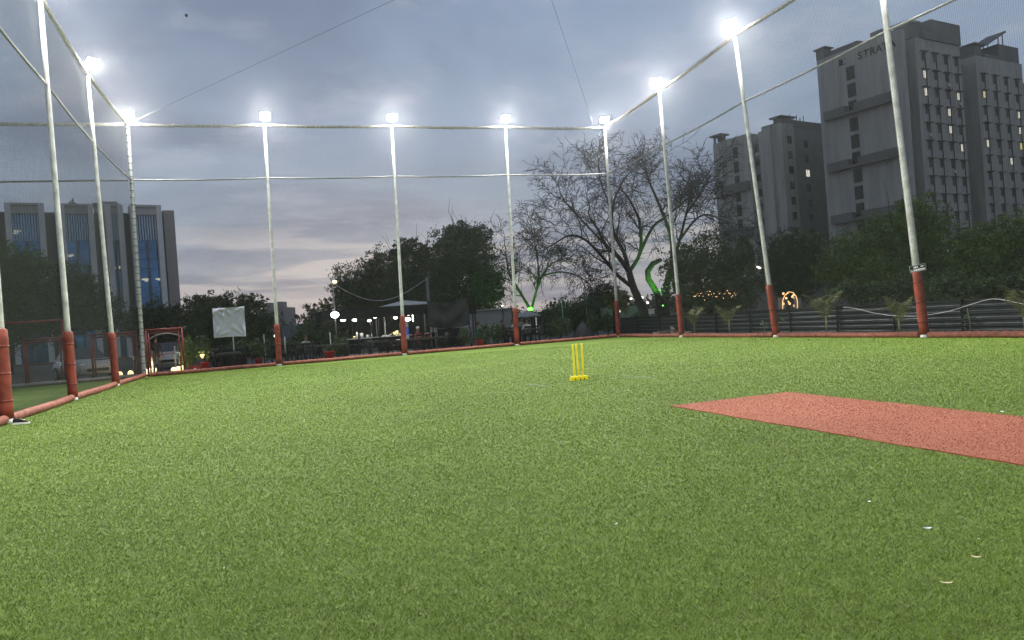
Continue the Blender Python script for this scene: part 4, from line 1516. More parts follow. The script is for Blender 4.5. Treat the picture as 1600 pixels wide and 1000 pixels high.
t = thing('office_building', O0, 'left office block with blue glass bays, pale piers and vertical fins', 'office building')
zt = ohit(140, 320)[1]
uL, uR = ohit(-60, 400)[0], ohit(256, 340)[0]
b = MB(); obox(b, uL, uR, -22, -1.2, 0, zt - 1.0); b.build('wall', OFFICE_D, t)
b = MB(); obox(b, uR - .02 + .05, uR + 1.6, -20, -.4, 0, zt - .6); b.build('side_wall', mat('office_side', (0.36, 0.31, 0.29), .85, var=.06), t)
zl_t, zl_b = ohit(120, 335)[1], ohit(120, 376)[1]
for (x0, x1, nf) in ((-52, -4, 8), (12, 74, 10), (96, 150, 9), (168, 196, 4), (207, 256, 8)):
    u0, u1 = ohit(x0, 400)[0], ohit(x1, 400)[0]
    pw = 0.75
    pr = MB()
    obox(pr, u0, u0 + pw, -1.19, .9, 0, zt); obox(pr, u1 - pw, u1, -1.19, .9, 0, zt)
    pr.build('pier', OFFICE_P, t)
    hd = MB(); obox(hd, u0 + pw, u1 - pw, -1.19, .55, zl_t, zt - .35); obox(hd, u0 + pw, u1 - pw, -1.19, .9, zt - .34, zt); hd.build('fascia', OFFICE, t)
    gp = MB(); obox(gp, u0 + pw, u1 - pw, -1.19, -.2, 0, zl_t); gl = gp.build('curtain_wall', BLUEGLASS, t)
    mm = MB()
    um = (u0 + u1) / 2
    obox(mm, um - .18, um + .18, -.2, .05, 0, zl_b)
    for z in np.arange(1.2, zl_b, 1.5):
        obox(mm, u0 + pw, um - .18, -.2, -.15, z, z + .05); obox(mm, um + .18, u1 - pw, -.2, -.15, z, z + .05)
    mm.build('mullion', FIN if False else mat('mullion', (0.13, 0.16, 0.19), .6), gl)
    for i in range(nf):
        u = u0 + pw + (u1 - u0 - 2 * pw) * (i + .5) / nf
        fn = MB(); obox(fn, u - .07, u + .07, -.199, .35, zl_b, zl_t - .01); fn.build('fin', FIN, t)
# lit rooms behind the glass
for px, py, w_px, h_px, m_ in ((31, 362, 14, 7, LITWARM), (107, 399, 10, 5, LITWIN), (185, 418, 8, 4, LITWIN), (227, 437, 10, 5, LITWIN), (248, 437, 10, 5, LITWARM)):
    u0, z = ohit(px, py)
    k = 0.095
    b = MB()
    rr = random.Random(px)
    for i in range(5):
        uu = u0 + rr.uniform(-w_px, w_px) * k * .5
        zz = z + rr.uniform(-h_px, h_px) * k * .4
        obox(b, uu - .25, uu + .25, -.199, -.17, zz - .12, zz + .12)
    b.build('lit_window', mat('lit_dim', (.4, .4, .3), .5, emit=(1, .93, .75), estr=.42), t)
b = MB()
u0, u1 = ohit(158, 320)[0], ohit(186, 320)[0]
obox(b, u0, u1, -9, -2, zt - 1.2, zt + .9); obox(b, ohit(75, 320)[0], ohit(96, 320)[0], -9, -2, zt - 1.2, zt - .9); b.build('roof_room', OFFICE, t)
b = MB()
for px in (112, 116, 150, 180, 184):
    u0 = ohit(px, 310)[0]
    b.tube([ou * u0 + on * -3 + Vector((0, 0, zt - 1)), ou * u0 + on * -3 + Vector((0, 0, zt + .8 + .3 * (px % 3)))], .12, 6)
    b.box(ou * u0 + on * -3 + Vector((.1, 0, zt + .4)), (.7, .4, .7))
build_each(b, 'antenna', OFFICE_D, t)

# far small buildings in the gap
FARB = mat('far_building', (0.17, 0.165, 0.175), .9, var=.08, scale=.3)
def far_block(px0, px1, pyt, dep, lab, m, wins=0):
    rise = 2.0 if wins else 0.12
    a = at_depth(px0, pyt, dep); c = at_depth(px1, pyt, dep)
    h = a.z
    g = Vector((a.x, a.y, 0))
    t = thing('distant_building', g, lab, 'building', 'distant buildings')
    u = Vector((c.x - a.x, c.y - a.y, 0)); L = u.length; u.normalize(); n = Vector((-u.y, u.x, 0))
    if n.y < 0: n = -n
    b = MB()
    vv = [u * x + n * y + Vector((0, 0, z)) for x in (0, L) for y in (0, 14) for z in (0, h)]
    b.add(vv, [(0, 1, 3, 2), (4, 6, 7, 5), (0, 4, 5, 1), (2, 3, 7, 6), (0, 2, 6, 4), (1, 5, 7, 3)])
    vv = [u * x + n * y + Vector((0, 0, z)) for x in (L * .3, L * .7) for y in (3, 9) for z in (h + .01, h + rise)]
    b.add(vv, [(0, 1, 3, 2), (4, 6, 7, 5), (0, 4, 5, 1), (2, 3, 7, 6), (0, 2, 6, 4), (1, 5, 7, 3)])
    b.build('wall', m, t)
    for r in range(wins):
        for k in range(3):
            b = MB()
            x = L * (.2 + .3 * k); z = h - 3 - 3.2 * r
            vv = [u * xx + n * y + Vector((0, 0, zz)) for xx in (x - .7, x + .7) for y in (-.06, -.004) for zz in (z, z + 1.5)]
            b.add(vv, [(0, 1, 3, 2), (4, 6, 7, 5), (0, 4, 5, 1), (2, 3, 7, 6), (0, 2, 6, 4), (1, 5, 7, 3)])
            b.build('window', DGLASS, t)
far_block(421, 443, 481, 260, 'distant grey block seen right of the post with the white sheet', FARB, 4)
far_block(405, 424, 483, 250, 'distant grey block half hidden by the round tree', FARB, 3)
far_block(440, 506, 509, 70, 'low bluish grey shed roof beyond the bushes left of the cafe', mat('bluish_shed', (0.16, 0.185, 0.21), .8))
far_block(945, 1003, 481, 58, 'low pale roofed house beyond the rear right corner', mat('pale_house', (0.26, 0.25, 0.24), .85))
far_block(1262, 1335, 440, 62, 'beige wall glimpsed under the trees at the tower foot', mat('beige_wall', (0.23, 0.20, 0.165), .9))

# ------------------------------------------------------------------ gates and neighbouring frames in the rear line
def frame_rect(t, a, c, z0, z1, r, name, m=RED_METAL):
    b = MB()
    a, c = Vector(a), Vector(c)
    b.tube([a + Vector((0, 0, z0)), a + Vector((0, 0, z1))], r, 8)
    b.tube([c + Vector((0, 0, z0)), c + Vector((0, 0, z1))], r, 8)
    d = (c - a).normalized()
    b.tube([a + Vector((0, 0, z1)) - d * r, c + Vector((0, 0, z1)) + d * r], r, 8)
    b.tube([a + Vector((0, 0, z0)) + d * r, c + Vector((0, 0, z0)) - d * r], r, 8)
    return b.build(name, m, t)


gx0, gx1 = -4.82, at_y(289, 585, 36.87).x
def gate(loc, w, h, lab, handle_side=1, swing=0.0):
    t = thing('gate', loc, lab, 'gate', 'red metal gates in the rear line')
    frame_rect(t, (0, 0, 0), (w, 0, 0), .05, h, .045, 'gate_frame')
    lf = frame_rect(t, (.10, 0, 0), (w - .13, 0, 0), .12, h - .12, .035, 'door_leaf')
    b = MB(); b.tube([(.13, 0, h * .46), (w - .16, 0, h * .47)], .025, 8); b.build('cross_bar', RED_METAL, lf)
    b = MB(); b.box((w - .22 if handle_side > 0 else .22, -.05, h * .47), (.18, .03, .04)); b.box((w - .15 if handle_side > 0 else .15, -.06, h * .44), (.05, .03, .16)); b.build('handle', WHITE, lf)
    return t
gate((gx0, 36.85, 0), gx1 - gx0, 2.02, 'red metal gate standing open right of the left corner post')
xa, xb = at_y(147, 595, 36.87).x, at_y(217, 590, 36.87).x
gate((xa, 36.85, 0), xb - xa, 1.98, 'red metal gate seen through the left net just left of the corner', 1)
xa2, xb2 = at_y(42, 600, 36.87).x, at_y(104, 600, 36.87).x
gate((xa2, 36.85, 0), xb2 - xa2, 1.95, 'red metal gate furthest left behind the near post', 1)
t = thing('gate_portal', (xb2 - 8, 36.95, 0), 'tall red pipe portal around the furthest left gate', 'frame')
b = MB(); b.tube([(8, 0, 0), (8, 0, 2.75)], .07, 8); b.tube([(0, 0, 2.7), (7.93, 0, 2.7)], .045, 8); b.build('pipe', RED_METAL, t)
b = MB(); b.tube([(-5.1, 36.9, 2.2), (-6.3, 36.95, 2.3), (xb2, 36.95, 2.75)], .012, 6); tag(b.build('guy_wire', ROPE), 'pale wire slanting behind the left net to the red portal', 'wire')
t = thing('bottom_rail', (-30, 36.87, 0), 'grey pipe on the ground along the neighbouring turf behind the left net', 'rail', 'padded bottom rails')
b = MB()
for s0, s1 in ((0, 12.0), (12.1, 18.0), (18.1, 24.8)):
    b.tube([(s0, 0, .09), (s1, 0, .09)], .085, 10)
b.build('pipe', mat('grey_pad', (0.27, 0.24, 0.22), .8, var=.2), t)
# neighbour's net on that line
V = []
net_panel((-30, 37.02, .1), (-5.1, 37.02, .1), (-30, 37.02, ZT), (-5.1, 37.02, ZT), 0.055, 0.0018, V)
tag(link('netting', np_mesh('netting', np.stack(V), 2, NET_M)), 'fine mesh net of the neighbouring turf seen through the left net', 'net', 'nets around the pitch')
b = MB(); b.tube([(-30, 36.95, ZT), (-20, 36.95, ZT - .05), (-5.1, 36.95, ZT)], .075, 8); tag(b.build('top_rail', RAIL_GREY), 'dark top pipe of the neighbouring net at the left', 'rail', 'top rails of the nets')
b = MB(); b.tube([(-30, 36.95, ZM), (-5.1, 36.95, ZM)], .04, 8); tag(b.build('middle_rail', GREY_METAL), 'thin horizontal pipe of the neighbouring net at the left', 'rail', 'middle rails of the nets')

# hanging white sheet on the rear net
tl, tr, br, bl_ = [at_y(px, py, 36.70) for px, py in ((331.5, 482), (381.5, 478.5), (384.5, 525.5), (334.5, 528))]
t = thing('hanging_sheet', (tl + tr) / 2, 'creased white sheet stretched on the rear net', 'sheet')
b = MB()
n = 24
vv = []
for j in range(n + 1):
    for i in range(n + 1):
        u, v = i / n, j / n
        p = tl.lerp(tr, u).lerp(bl_.lerp(br, u), v)
        e = 0
        for cu, cv in ((0, 0), (1, 0), (0, 1), (1, 1), (.38, 0)):
            du, dv = u - cu, v - cv
            rr = math.hypot(du, dv)
            an = math.atan2(dv, du)
            e += 0.075 * math.sin(an * (11 if cu != .38 else 7) + cu * 3) * math.exp(-rr * 3.2) * min(1, rr * 6)
        e += .014 * math.sin(v * 9 + 3 * u) * math.sin(u * 5)
        edge = 0.015 * math.sin(math.pi * u) * (1 - 2 * v)
        vv.append(p - (tl + tr) / 2 + Vector((0, -e * 1.3, -edge)))
nn = len(vv)
vv += [q + Vector((0, .004, 0)) for q in vv]
ff = []
for j in range(n):
    for i in range(n):
        o = j * (n + 1) + i
        ff.append((o, o + n + 1, o + n + 2, o + 1)); ff.append((nn + o, nn + o + 1, nn + o + n + 2, nn + o + n + 1))
b.add(vv, ff, 0, True)
b.build('cloth', CREAM, t)
b = MB()
for q in (tl, tr, br, bl_):
    p = q - (tl + tr) / 2
    b.tube([p, p + Vector((0, .28, .05 if q.z > 2 else -.05))], .008, 5)
b.build('tie', ROPE, t)
# ------------------------------------------------------------------ cafe
def pole(name, p, h, r, m, lab, cat='pole', group=None):
    b = MB(); b.lathe([(r, 0), (r, h * .5), (r * .9, h)], (0, 0, 0), 8)
    o = b.build(name, m); o.location = p
    return tag(o, lab, cat, group)


cy = 41.6
x0, x1 = foot(508, 41.0).x, at_y(670, 490, 41.0).x
t = thing('cafe_canopy', (x0, 41.0, 0), 'long low black cafe canopy with black fascia over the bar', 'canopy')
zb_l, zt_l = at_y(560, 498, 41.0).z, at_y(560, 482, 41.0).z
W_ = x1 - x0
b = MB(); b.box((W_ / 2, 0, (zb_l + zt_l) / 2), (W_, .08, zt_l - zb_l)); b.build('fascia', BLACK_CLOTH, t)
b = MB(); b.box((W_ / 2, 2.55, zt_l - .05), (W_, 5.0, .08)); b.build('roof', BLACK_CLOTH, t)
for i, u in enumerate((.05, .32, .52, .72, .98)):
    b = MB(); b.box((W_ * u, .10, zb_l / 2), (.07, .07, zb_l)); b.build('post', BLACK_METAL, t)
for i, u in enumerate((.28, .55, .80)):
    b = MB(); b.box((W_ * u, 4.4, zt_l / 2 - .06), (.07, .07, zt_l - .12)); b.build('post', BLACK_METAL, t)
b = MB(); b.box((-.04, 2.6, (zb_l + zt_l) / 2), (.06, 5.0, zt_l - zb_l)); b.build('side_fascia', BLACK_CLOTH, t)

# bar counter
bx0, bx1 = at_y(545, 530, 42.3).x, at_y(640, 524, 42.3).x
t = thing('bar_counter', ((bx0 + bx1) / 2, 42.3, 0), 'long black bar counter with pale top under the cafe canopy', 'bar')
w = bx1 - bx0
zc_ = at_y(600, 527, 42.3).z
b = MB(); b.box((0, .35, zc_ / 2), (w, .6, zc_)); b.build('front', BLACK, t)
b = MB(); b.box((0, .25, zc_ + .025), (w + .25, .85, .045)); b.build('top', mat('counter_top', (0.62, 0.62, 0.6), .35), t)
b = MB()
u0 = at_y(566, 540, 42.3).x - (bx0 + bx1) / 2
b.add([(u0 - .15, .045, .1), (u0 + .95, .045, .1), (u0 + .55, .045, zc_ - .06), (u0 + .15, .045, zc_ - .06), (u0 - .15, .03, .1), (u0 + .95, .03, .1), (u0 + .55, .03, zc_ - .06), (u0 + .15, .03, zc_ - .06)],
      [(4, 5, 6, 7), (0, 1, 5, 4), (1, 2, 6, 5), (2, 3, 7, 6), (3, 0, 4, 7)])
b.build('grey_panel', mat('panel_grey', (0.13, 0.13, 0.13), .6), t)
b = MB(); b.box((0, .0, .05), (w + .1, .10, .09)); b.build('kick_board', mat('pale_kick', (0.55, 0.55, 0.52), .6), t)
p = foot(585, 39.7)
b = MB(); b.box((0, 0, .04), (w + 1.2, .16, .08)); o = b.build('kerb', mat('pale_kick', (.5, .5, .5))); o.location = (p.x, 40.7, 0)
tag(o, 'pale low kerb on the paving before the bar', 'kerb')
# things on the counter
COUNTER_Z = zc_ + .0475
items = [(553, .10, .11, (0.75, .62, .30), 'yellow fruit bowl at the left end of the bar', 'bowl'), (559, .09, .34, (.7, .7, .68), 'tall white jug on the bar left end', 'jug'), (566, .08, .28, (.35, .35, .35), 'grey shaker on the bar beside the jug', 'shaker'),
         (575, .09, .16, (.4, .42, .42), 'low grey pot near the middle left of the bar', 'pot'), (581, .07, .22, (.25, .27, .28), 'dark bottle in the middle of the bar', 'bottle'), (601, .16, .12, (.75, .75, .72), 'wide white tray with napkins on the bar', 'tray'),
         (618, .14, .26, (.75, .68, .25), 'heap of yellow packets near the right end of the bar', 'packets'), (627, .09, .14, (.7, .7, .7), 'small white cup at the right end of the bar', 'cup')]
for px, r, h, col, lab, nm in items:
    p = at_y(px, 527, 42.45)
    b = MB()
    if nm == 'packets':
        for k in range(6):
            b.box((random.uniform(-.14, .14), random.uniform(-.06, .06), .05 + .03 * k), (.16, .10, .07), rz=random.random() * 3, ry=.3)
    elif nm == 'tray':
        b.lathe([(r, 0), (r * 1.15, .03), (r * .9, .025)], (0, 0, 0), 12); b.box((0, 0, .05), (.22, .14, .05), rz=.3); b.box((.28, 0, .06), (.3, .08, .02), ry=-.25)
    elif nm == 'bowl':
        b.lathe([(r * .5, 0), (r, .07), (r * .96, .075)], (0, 0, 0), 12); b.ball((0, 0, .09), .05, 8); b.ball((.05, .03, .09), .045, 8)
    elif nm == 'bottle':
        b.lathe([(.035, 0), (.036, .14), (.014, .18), (.014, .24)], (0, 0, 0), 10)
    else:
        b.lathe([(r * .8, 0), (r, h * .1), (r * .95, h * .8), (r * .7, h * .92), (r * .75, h)], (0, 0, 0), 12)
        if nm in ('jug', 'cup'):
            b.tube([(r * .9, 0, h * .75), (r * 1.6, 0, h * .7), (r * 1.5, 0, h * .35), (r * .9, 0, h * .3)], .012, 6)
    o = b.build(nm, mat('item_' + nm, col, .45)); o.location = (p.x, p.y, COUNTER_Z)
    tag(o, lab, nm, 'things on the bar counter')

# pendant lamps
PEND = mat('pendant_glow', (.9, .88, .8), .4, emit=(1.0, .96, .86), estr=9.0)
PEND_W = mat('white_globe_glow', (.9, .9, .9), .4, emit=(.95, .98, 1.0), estr=14.0)
pl = [(536, 500, 42.0, 'warm round lamp hanging leftmost under the canopy', .11), (554, 500, 42.2, 'round lamp hanging second from the left under the canopy', .10), (577, 501, 44.4, 'flat dim lamp hanging deep inside the cafe', .09),
      (586, 495, 43.0, 'round lamp hanging over the middle of the bar', .10), (618, 496.5, 42.6, 'round lamp hanging right of the middle of the bar', .09), (637, 499, 42.0, 'large bright lamp hanging above the blue banner', .14), (638, 491.5, 43.8, 'small upper lamp at the right end of the canopy', .08), (645, 497, 44, 'slim upright tube lamp at the right end of the canopy', .04)]
for px, py, y, lab, r in pl:
    p = at_y(px, py, y)
    t = thing('pendant_lamp', p, lab, 'lamp', 'lamps under the cafe canopy')
    b = MB()
    if 'tube' in lab:
        b.box((0, 0, 0), (.05, .05, .4))
    else:
        b.ball((0, 0, 0), r, 12, sq=(1.3, 1.3, .72))
    b.build('bulb', PEND, t)
    b = MB(); b.tube([(0, 0, r * .6), (0, 0, max(r * .6 + .05, zt_l - .1 - p.z))], .01, 5); b.build('cord', BLACK, t)
ld = bpy.data.lights.new('bar_glow', 'POINT'); ld.energy = 60; ld.color = (1, .95, .85); ld.shadow_soft_size = .12
for px in (560, 618):
    p = at_y(px, 500, 42.2)
    o = bpy.data.objects.new('bar_glow', ld); C.objects.link(o); o.location = (p.x, p.y, p.z - .25)

# lamp pole with bright white lamp, and its street light higher up
p = foot(528, 41.0 - .6)
t = thing('lamp_post', p, 'slim grey pole with white globe and yellowish top light beside the canopy', 'lamp post')
hz = at_y(530, 440, 40.4).z
b = MB(); b.lathe([(.035, 0), (.032, hz * .6), (.028, hz)], (0, 0, 0), 8); b.build('pole', GREY_METAL, t)
q = at_y(523, 492, 40.3) - p
b = MB(); b.ball(q + Vector((0, -.08, 0)), .18, 12, sq=(1.15, .8, .9)); b.build('globe', PEND_W, t)
b = MB(); b.tube([(0, 0, q.z), q + Vector((0, .02, 0))], .02, 6); b.tube([(0, 0, hz - .05), (.08, -.05, hz)], .02, 6); b.build('arm', GREY_METAL, t)
b = MB(); b.ball((.10, -.08, hz), .10, 10, sq=(1.2, 1.2, .8)); b.build('bulb', mat('yellowish_glow', (.9, .9, .4), .4, emit=(1, .95, .45), estr=3.0), t)

# wire swagging from the lamp post to the utility pole
up = at_y(667, 433, 47.0)
pole('utility_pole', (up.x, up.y, 0), up.z, .10, mat('grey_wood', (.16, .16, .15), .9), 'grey utility pole standing up behind the cafe canopy', 'pole')
lp = Vector((p.x + .05, p.y - .02, hz - .1))
b = MB()
b.tube([lp.lerp(Vector((up.x, up.y, up.z - .1)), u) + Vector((0, 0, -1.3 * math.sin(math.pi * u) * (1 - .35 * u))) for u in np.linspace(0, 1, 16)], .014, 6)
tag(b.build('cable', WCABLE), 'pale cable sagging from the lamp post to the utility pole', 'cable')

# pyramid gazebo roof behind the fascia
ax, l_, r_ = at_y(632, 469, 43.6), at_y(583, 479, 42.2), at_y(670, 474, 42.2)
g = Vector((ax.x, 43.8, 0))
t = thing('gazebo', g, 'pale grey pyramid tent roof above the cafe bar', 'gazebo')
hw = (r_.x - l_.x) / 2
zq = (l_.z + r_.z) / 2
b = MB()
b.add([(-hw, -1.7, zq), (hw, -1.7, zq), (hw, 1.7, zq), (-hw, 1.7, zq), (0, 0, ax.z), (-hw, -1.7, zq - .06), (hw, -1.7, zq - .06), (hw, 1.7, zq - .06), (-hw, 1.7, zq - .06)],
      [(0, 1, 4), (1, 2, 4), (2, 3, 4), (3, 0, 4), (0, 5, 6, 1), (1, 6, 7, 2), (2, 7, 8, 3), (3, 8, 5, 0)])
b.build('tent_roof', mat('pale_tarpaulin', (0.42, 0.43, 0.43), .7), t)
for sx in (-1, 1):
    for sy in (-1, 1):
        b = MB(); b.tube([(sx * (hw - .1), sy * 1.6, 0), (sx * (hw - .1), sy * 1.6, zq)], .035, 8); b.build('leg', GREY_METAL, t)

# blue banner stand
p = foot(637, 41.9)
t = thing('banner_stand', p, 'tall blue and white banner at the right end of the bar', 'banner')
zb = at_y(637, 503, 41.9).z; zl0 = at_y(637, 524, 41.9).z
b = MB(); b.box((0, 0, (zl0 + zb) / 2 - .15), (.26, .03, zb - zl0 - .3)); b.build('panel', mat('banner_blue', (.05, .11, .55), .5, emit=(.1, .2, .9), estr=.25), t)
b = MB(); b.box((0, -.005, zb - .14), (.26, .03, .26)); b.box((0, -.005, zl0 - .12), (.26, .03, .30)); build_each(b, 'white_band', WHITE, t)
b = MB(); b.tube([(0, .03, 0), (0, .03, zb - .02)], .018, 6); b.box((0, 0, .015), (.3, .2, .03)); b.build('stand', GREY_METAL, t)

# black drape
q0, q1, q2, q3 = at_y(668, 470, 40.6), at_y(731, 466, 40.6), at_y(733, 506, 40.6), at_y(668, 510, 40.6)
t = thing('hanging_cloth', (q0.x, 40.6, 0), 'sagging black cloth screen hung right of the bar', 'cloth')
b = MB()
n = 20
vv = []
for j in range(n + 1):
    for i in range(n + 1):
        u, v = i / n, j / n
        pnt = q0.lerp(q1, u).lerp(q3.lerp(q2, u), v)
        sag = .20 * math.sin(math.pi * min(1, u * 1.05)) ** 1.3 * (1 - v) ** 1.2 if v < .98 else 0
        e = .10 * math.sin(9 * (v + .8 * abs(u - .42)) + 2 * u) * math.sin(math.pi * u) + .03 * math.sin(u * 23 + v * 5)
        low_ = .18 * math.sin(math.pi * u * .9) * v
        vv.append(pnt - Vector((q0.x, 40.6, 0)) + Vector((0, -e, -sag - low_)))
nn = len(vv)
vv += [q + Vector((0, .006, 0)) for q in vv]
ff = []
for j in range(n):
    for i in range(n):
        o = j * (n + 1) + i
        ff.append((o, o + n + 1, o + n + 2, o + 1)); ff.append((nn + o, nn + o + 1, nn + o + n + 2, nn + o + n + 1))
b.add(vv, ff, 0, True)
b.build('cloth', mat('charcoal_cloth', (0.036, 0.039, 0.042), 0.9, var=0.25), t)
for q in (q0, q1):
    b = MB(); b.tube([(q.x - q0.x, .05, 0), (q.x - q0.x, .05, q.z + .03)], .03, 8); b.build('post', BLACK_METAL, t)
p = at_y(738, 485, 41.2)
b = MB(); b.box((0, 0, 0), (.36, .25, .42)); b.box((0, -.13, 0), (.30, .03, .36))
b.tube([(0, .05, -.21), (0, .05, -p.z)], .03, 8)
o = b.build('loudspeaker', BLACK); o.location = p
tag(o, 'black loudspeaker box on a pole right of the black cloth', 'loudspeaker')

# the grey shed, and dark panels standing in for the shaded cafe interior
t = thing('shed', (at_y(742, 500, 44).x, 44.0, 0), 'long low plain grey shed right of the cafe', 'shed')
sx1 = at_y(802, 500, 44).x - at_y(742, 500, 44).x
sz = at_y(772, 484, 44).z
xl_ = at_y(690, 500, 44).x - at_y(742, 500, 44).x
b = MB(); b.box(((xl_ + sx1) / 2, 1.5, sz / 2), (sx1 - xl_, 3, sz)); b.build('wall', mat('shed_wall', (0.20, 0.215, 0.22), .8, var=.06, scale=1), t)
b = MB(); b.box(((xl_ + sx1) / 2, 1.45, sz + .03), (sx1 - xl_ + .2, 3.3, .05)); b.build('roof', mat('shed_roof', (.3, .31, .31), .6), t)
u = at_y(755, 500, 44).x - at_y(742, 500, 44).x
b = MB(); b.box((u - .5, -.03, sz / 2), (.05, .05, sz)); b.box((sx1 - .05, -.03, sz / 2), (.06, .05, sz)); b.build('edge_post', BLACK_METAL, t)
b = MB(); b.box((u - 2.4, -.02, .55), (2.2, .03, 1.05)); b.build('dark_panel', BLACK, t)
b = MB(); b.box((at_y(722, 500, 44).x - at_y(742, 500, 44).x, -.02, 1.25), (1.1, .03, .35)); b.build('window', mat('pale_pane', (.32, .34, .34), .4), t)
t = thing('shade_screen', (at_y(520, 500, 46.5).x, 46.5, 0), 'dark screen standing in for the shaded cafe interior behind the bar', 'screen')
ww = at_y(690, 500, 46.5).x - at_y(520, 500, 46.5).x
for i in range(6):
    b = MB(); b.box((ww * (i + .5) / 6, 0, 1.05), (ww / 6 - .03, .06, 2.1)); b.build('panel', mat('interior_shade', (.018, .024, .018), .9), t)

# folded grey umbrella canopy near the green lamp
p = at_y(824, 492, 43.5)
t = thing('patio_umbrella', (p.x, 43.5, 0), 'open pale grey patio umbrella under the green spotlight', 'umbrella')
b = MB()
n = 8; rr = .85
vv = [(0, 0, p.z + .28)] + [(rr * math.cos(6.283 * k / n), rr * math.sin(6.283 * k / n), p.z - .05) for k in range(n)] + [(0, 0, p.z + .26)] + [(rr * .99 * math.cos(6.283 * k / n), rr * .99 * math.sin(6.283 * k / n), p.z - .12) for k in range(n)]
b.add(vv, [(0, 1 + k, 1 + (k + 1) % n) for k in range(n)] + [(n + 1, n + 2 + (k + 1) % n, n + 2 + k) for k in range(n)] + [(1 + k, n + 2 + k, n + 2 + (k + 1) % n, 1 + (k + 1) % n) for k in range(n)])
b.build('canopy', mat('umbrella_grey', (.28, .30, .31), .7), t)
b = MB(); b.lathe([(.22, 0), (.22, .05), (.025, .07), (.022, p.z + .27)], (0, 0, 0), 10); b.build('pole', GREY_METAL, t)
pole('sign_pole', foot(840, 40.5), 1.35, .035, WHITE, 'short pale pole among the black chairs on the right', 'pole')
for px, y, h, lab in ((415, 41, 1.5, 'thin pale pole left of the second rear post'), (447, 39.5, 1.3, 'thin pale pole just right of the first rear white post'), (518, 39.6, 1.35, 'thin pale pole by the bush left of the bar'), (367, 40, 1.6, 'thin white pole under the white sheet'),
                      (882, 52, 3.0, 'thin grey pole left among the dark trees before the corner'), (920, 52, 3.2, 'thin grey pole right among the dark trees before the corner')):
    pole('thin_pole', foot(px, y), h, .03, mat('pale_pole', (.42, .43, .40), .7), lab, 'pole', 'thin poles behind the rear net')

# ------------------------------------------------------------------ furniture
def chair_proto():
    t = thing('chair', (0, 0, 0), '-', 'chair', 'black cafe chairs')
    b = MB(); b.box((0, 0, .44), (.46, .44, .035)); b.box((0, -.005, .465), (.42, .40, .02)); b.build('seat', BLACK, t)
    b = MB()
    for k in range(5):
        b.box((-.17 + .085 * k, .235 + .0, .68), (.045, .018, .36), rx=-.12)
    b.box((0, .265, .875), (.46, .025, .07), rx=-.12); b.box((0, .212, .50), (.44, .02, .05))
    b.build('backrest', BLACK, t)
    for sx in (-1, 1):
        b = MB(); b.tube([(sx * .20, -.19, .425), (sx * .23, -.23, 0)], .018, 6); b.build('leg', BLACK_METAL, t)
        b = MB(); b.tube([(sx * .20, .19, .425), (sx * .23, .26, 0)], .018, 6); b.build('leg', BLACK_METAL, t)
        b = MB(); b.tube([(sx * .235, .25, .66), (sx * .25, 0, .67), (sx * .25, -.17, .65), (sx * .215, -.19, .44)], .017, 6); b.build('armrest', mat('dull_steel', (.05, .053, .056), .4, .3), t)
    return t


CH = [
    (333, 38.4, 1.2, 'black chair nearest to the yellow lit red pot'), (346, 38.9, 2.6, 'black chair left of the dark table under the white sheet'),
    (372, 38.2, -1.3, 'black chair right of the dark table under the white sheet'), (384, 39.2, -2.2, 'black chair behind the dark table, turned from the sheet'),
    (424, 38.3, -.8, 'black chair just left of the first rear white post'), (446, 38.2, .7, 'black chair just right of the first rear white post'),
    (457, 38.9, 3.0, 'black chair at the left end of the long dark table'), (470, 37.9, .1, 'black chair before the long dark table, left one'),
    (486, 37.9, -.15, 'black chair before the long dark table, right one'), (478, 40.0, 3.2, 'black chair behind the long table with the seated man'),
    (496, 39.8, 3.0, 'empty black chair behind the long dark table'), (549, 38.3, -1.4, 'black chair at the right end of the long table'),
    (572, 39.0, .3, 'black chair before the grey panel of the bar'), (588, 39.4, -.5, 'black chair before the middle of the bar'),
    (603, 38.4, .4, 'black chair left of the second rear post before the bar'), (618, 39.2, 1.0, 'black chair beside the second rear post at the bar'),
    (655, 39.6, 3.1, 'black chair under the person in the maroon top'), (668, 39.4, 2.9, 'black chair with the red bag on it'),
    (692, 38.4, -1.5, 'black chair at the right end of the bench table'), (703, 38.9, .4, 'black chair before the hanging black cloth'),
    (714, 38.6, 2.0, 'black chair left of the clipped shrubs'), (745, 39.6, 1.4, 'black chair under the person in green'),
    (785, 39.6, 2.9, 'black chair under the person in black'), (796, 38.5, -.4, 'black chair left of the third rear post'),
    (800, 40.3, 3.0, 'black chair behind the third rear post'), (817, 38.4, .5, 'black chair just right of the third rear post'),
    (826, 40.0, 3.0, 'black chair under the person in the white shirt'), (834, 38.5, -.7, 'black chair before the pale pole'), (846, 39.0, -1.6, 'rightmost black chair by the round bush'),
]
proto = chair_proto()
for i, (px, y, rz, lab) in enumerate(CH):
    p = foot(px, y)
    if i == 0:
        proto.location = p; proto.rotation_euler = (0, 0, rz); proto['label'] = lab
    else:
        copy_thing(proto, p, rz, lab)


def table(px, y, L, w, h, rz, lab):
    p = foot(px, y)
    t = thing('table', p, lab, 'table', 'dark cafe tables', rz)
    b = MB(); b.box((0, 0, h), (L, w, .04)); b.box((0, 0, h - .05), (L - .1, w - .1, .05)); b.build('tabletop', mat('dark_tabletop', (.05, .052, .05), .35), t)
    for sx in (-1, 1):
        for sy in (-1, 1):
            b = MB(); b.box((sx * (L / 2 - .07), sy * (w / 2 - .07), (h - .075) / 2), (.05, .05, h - .075)); b.build('leg', BLACK_METAL, t)


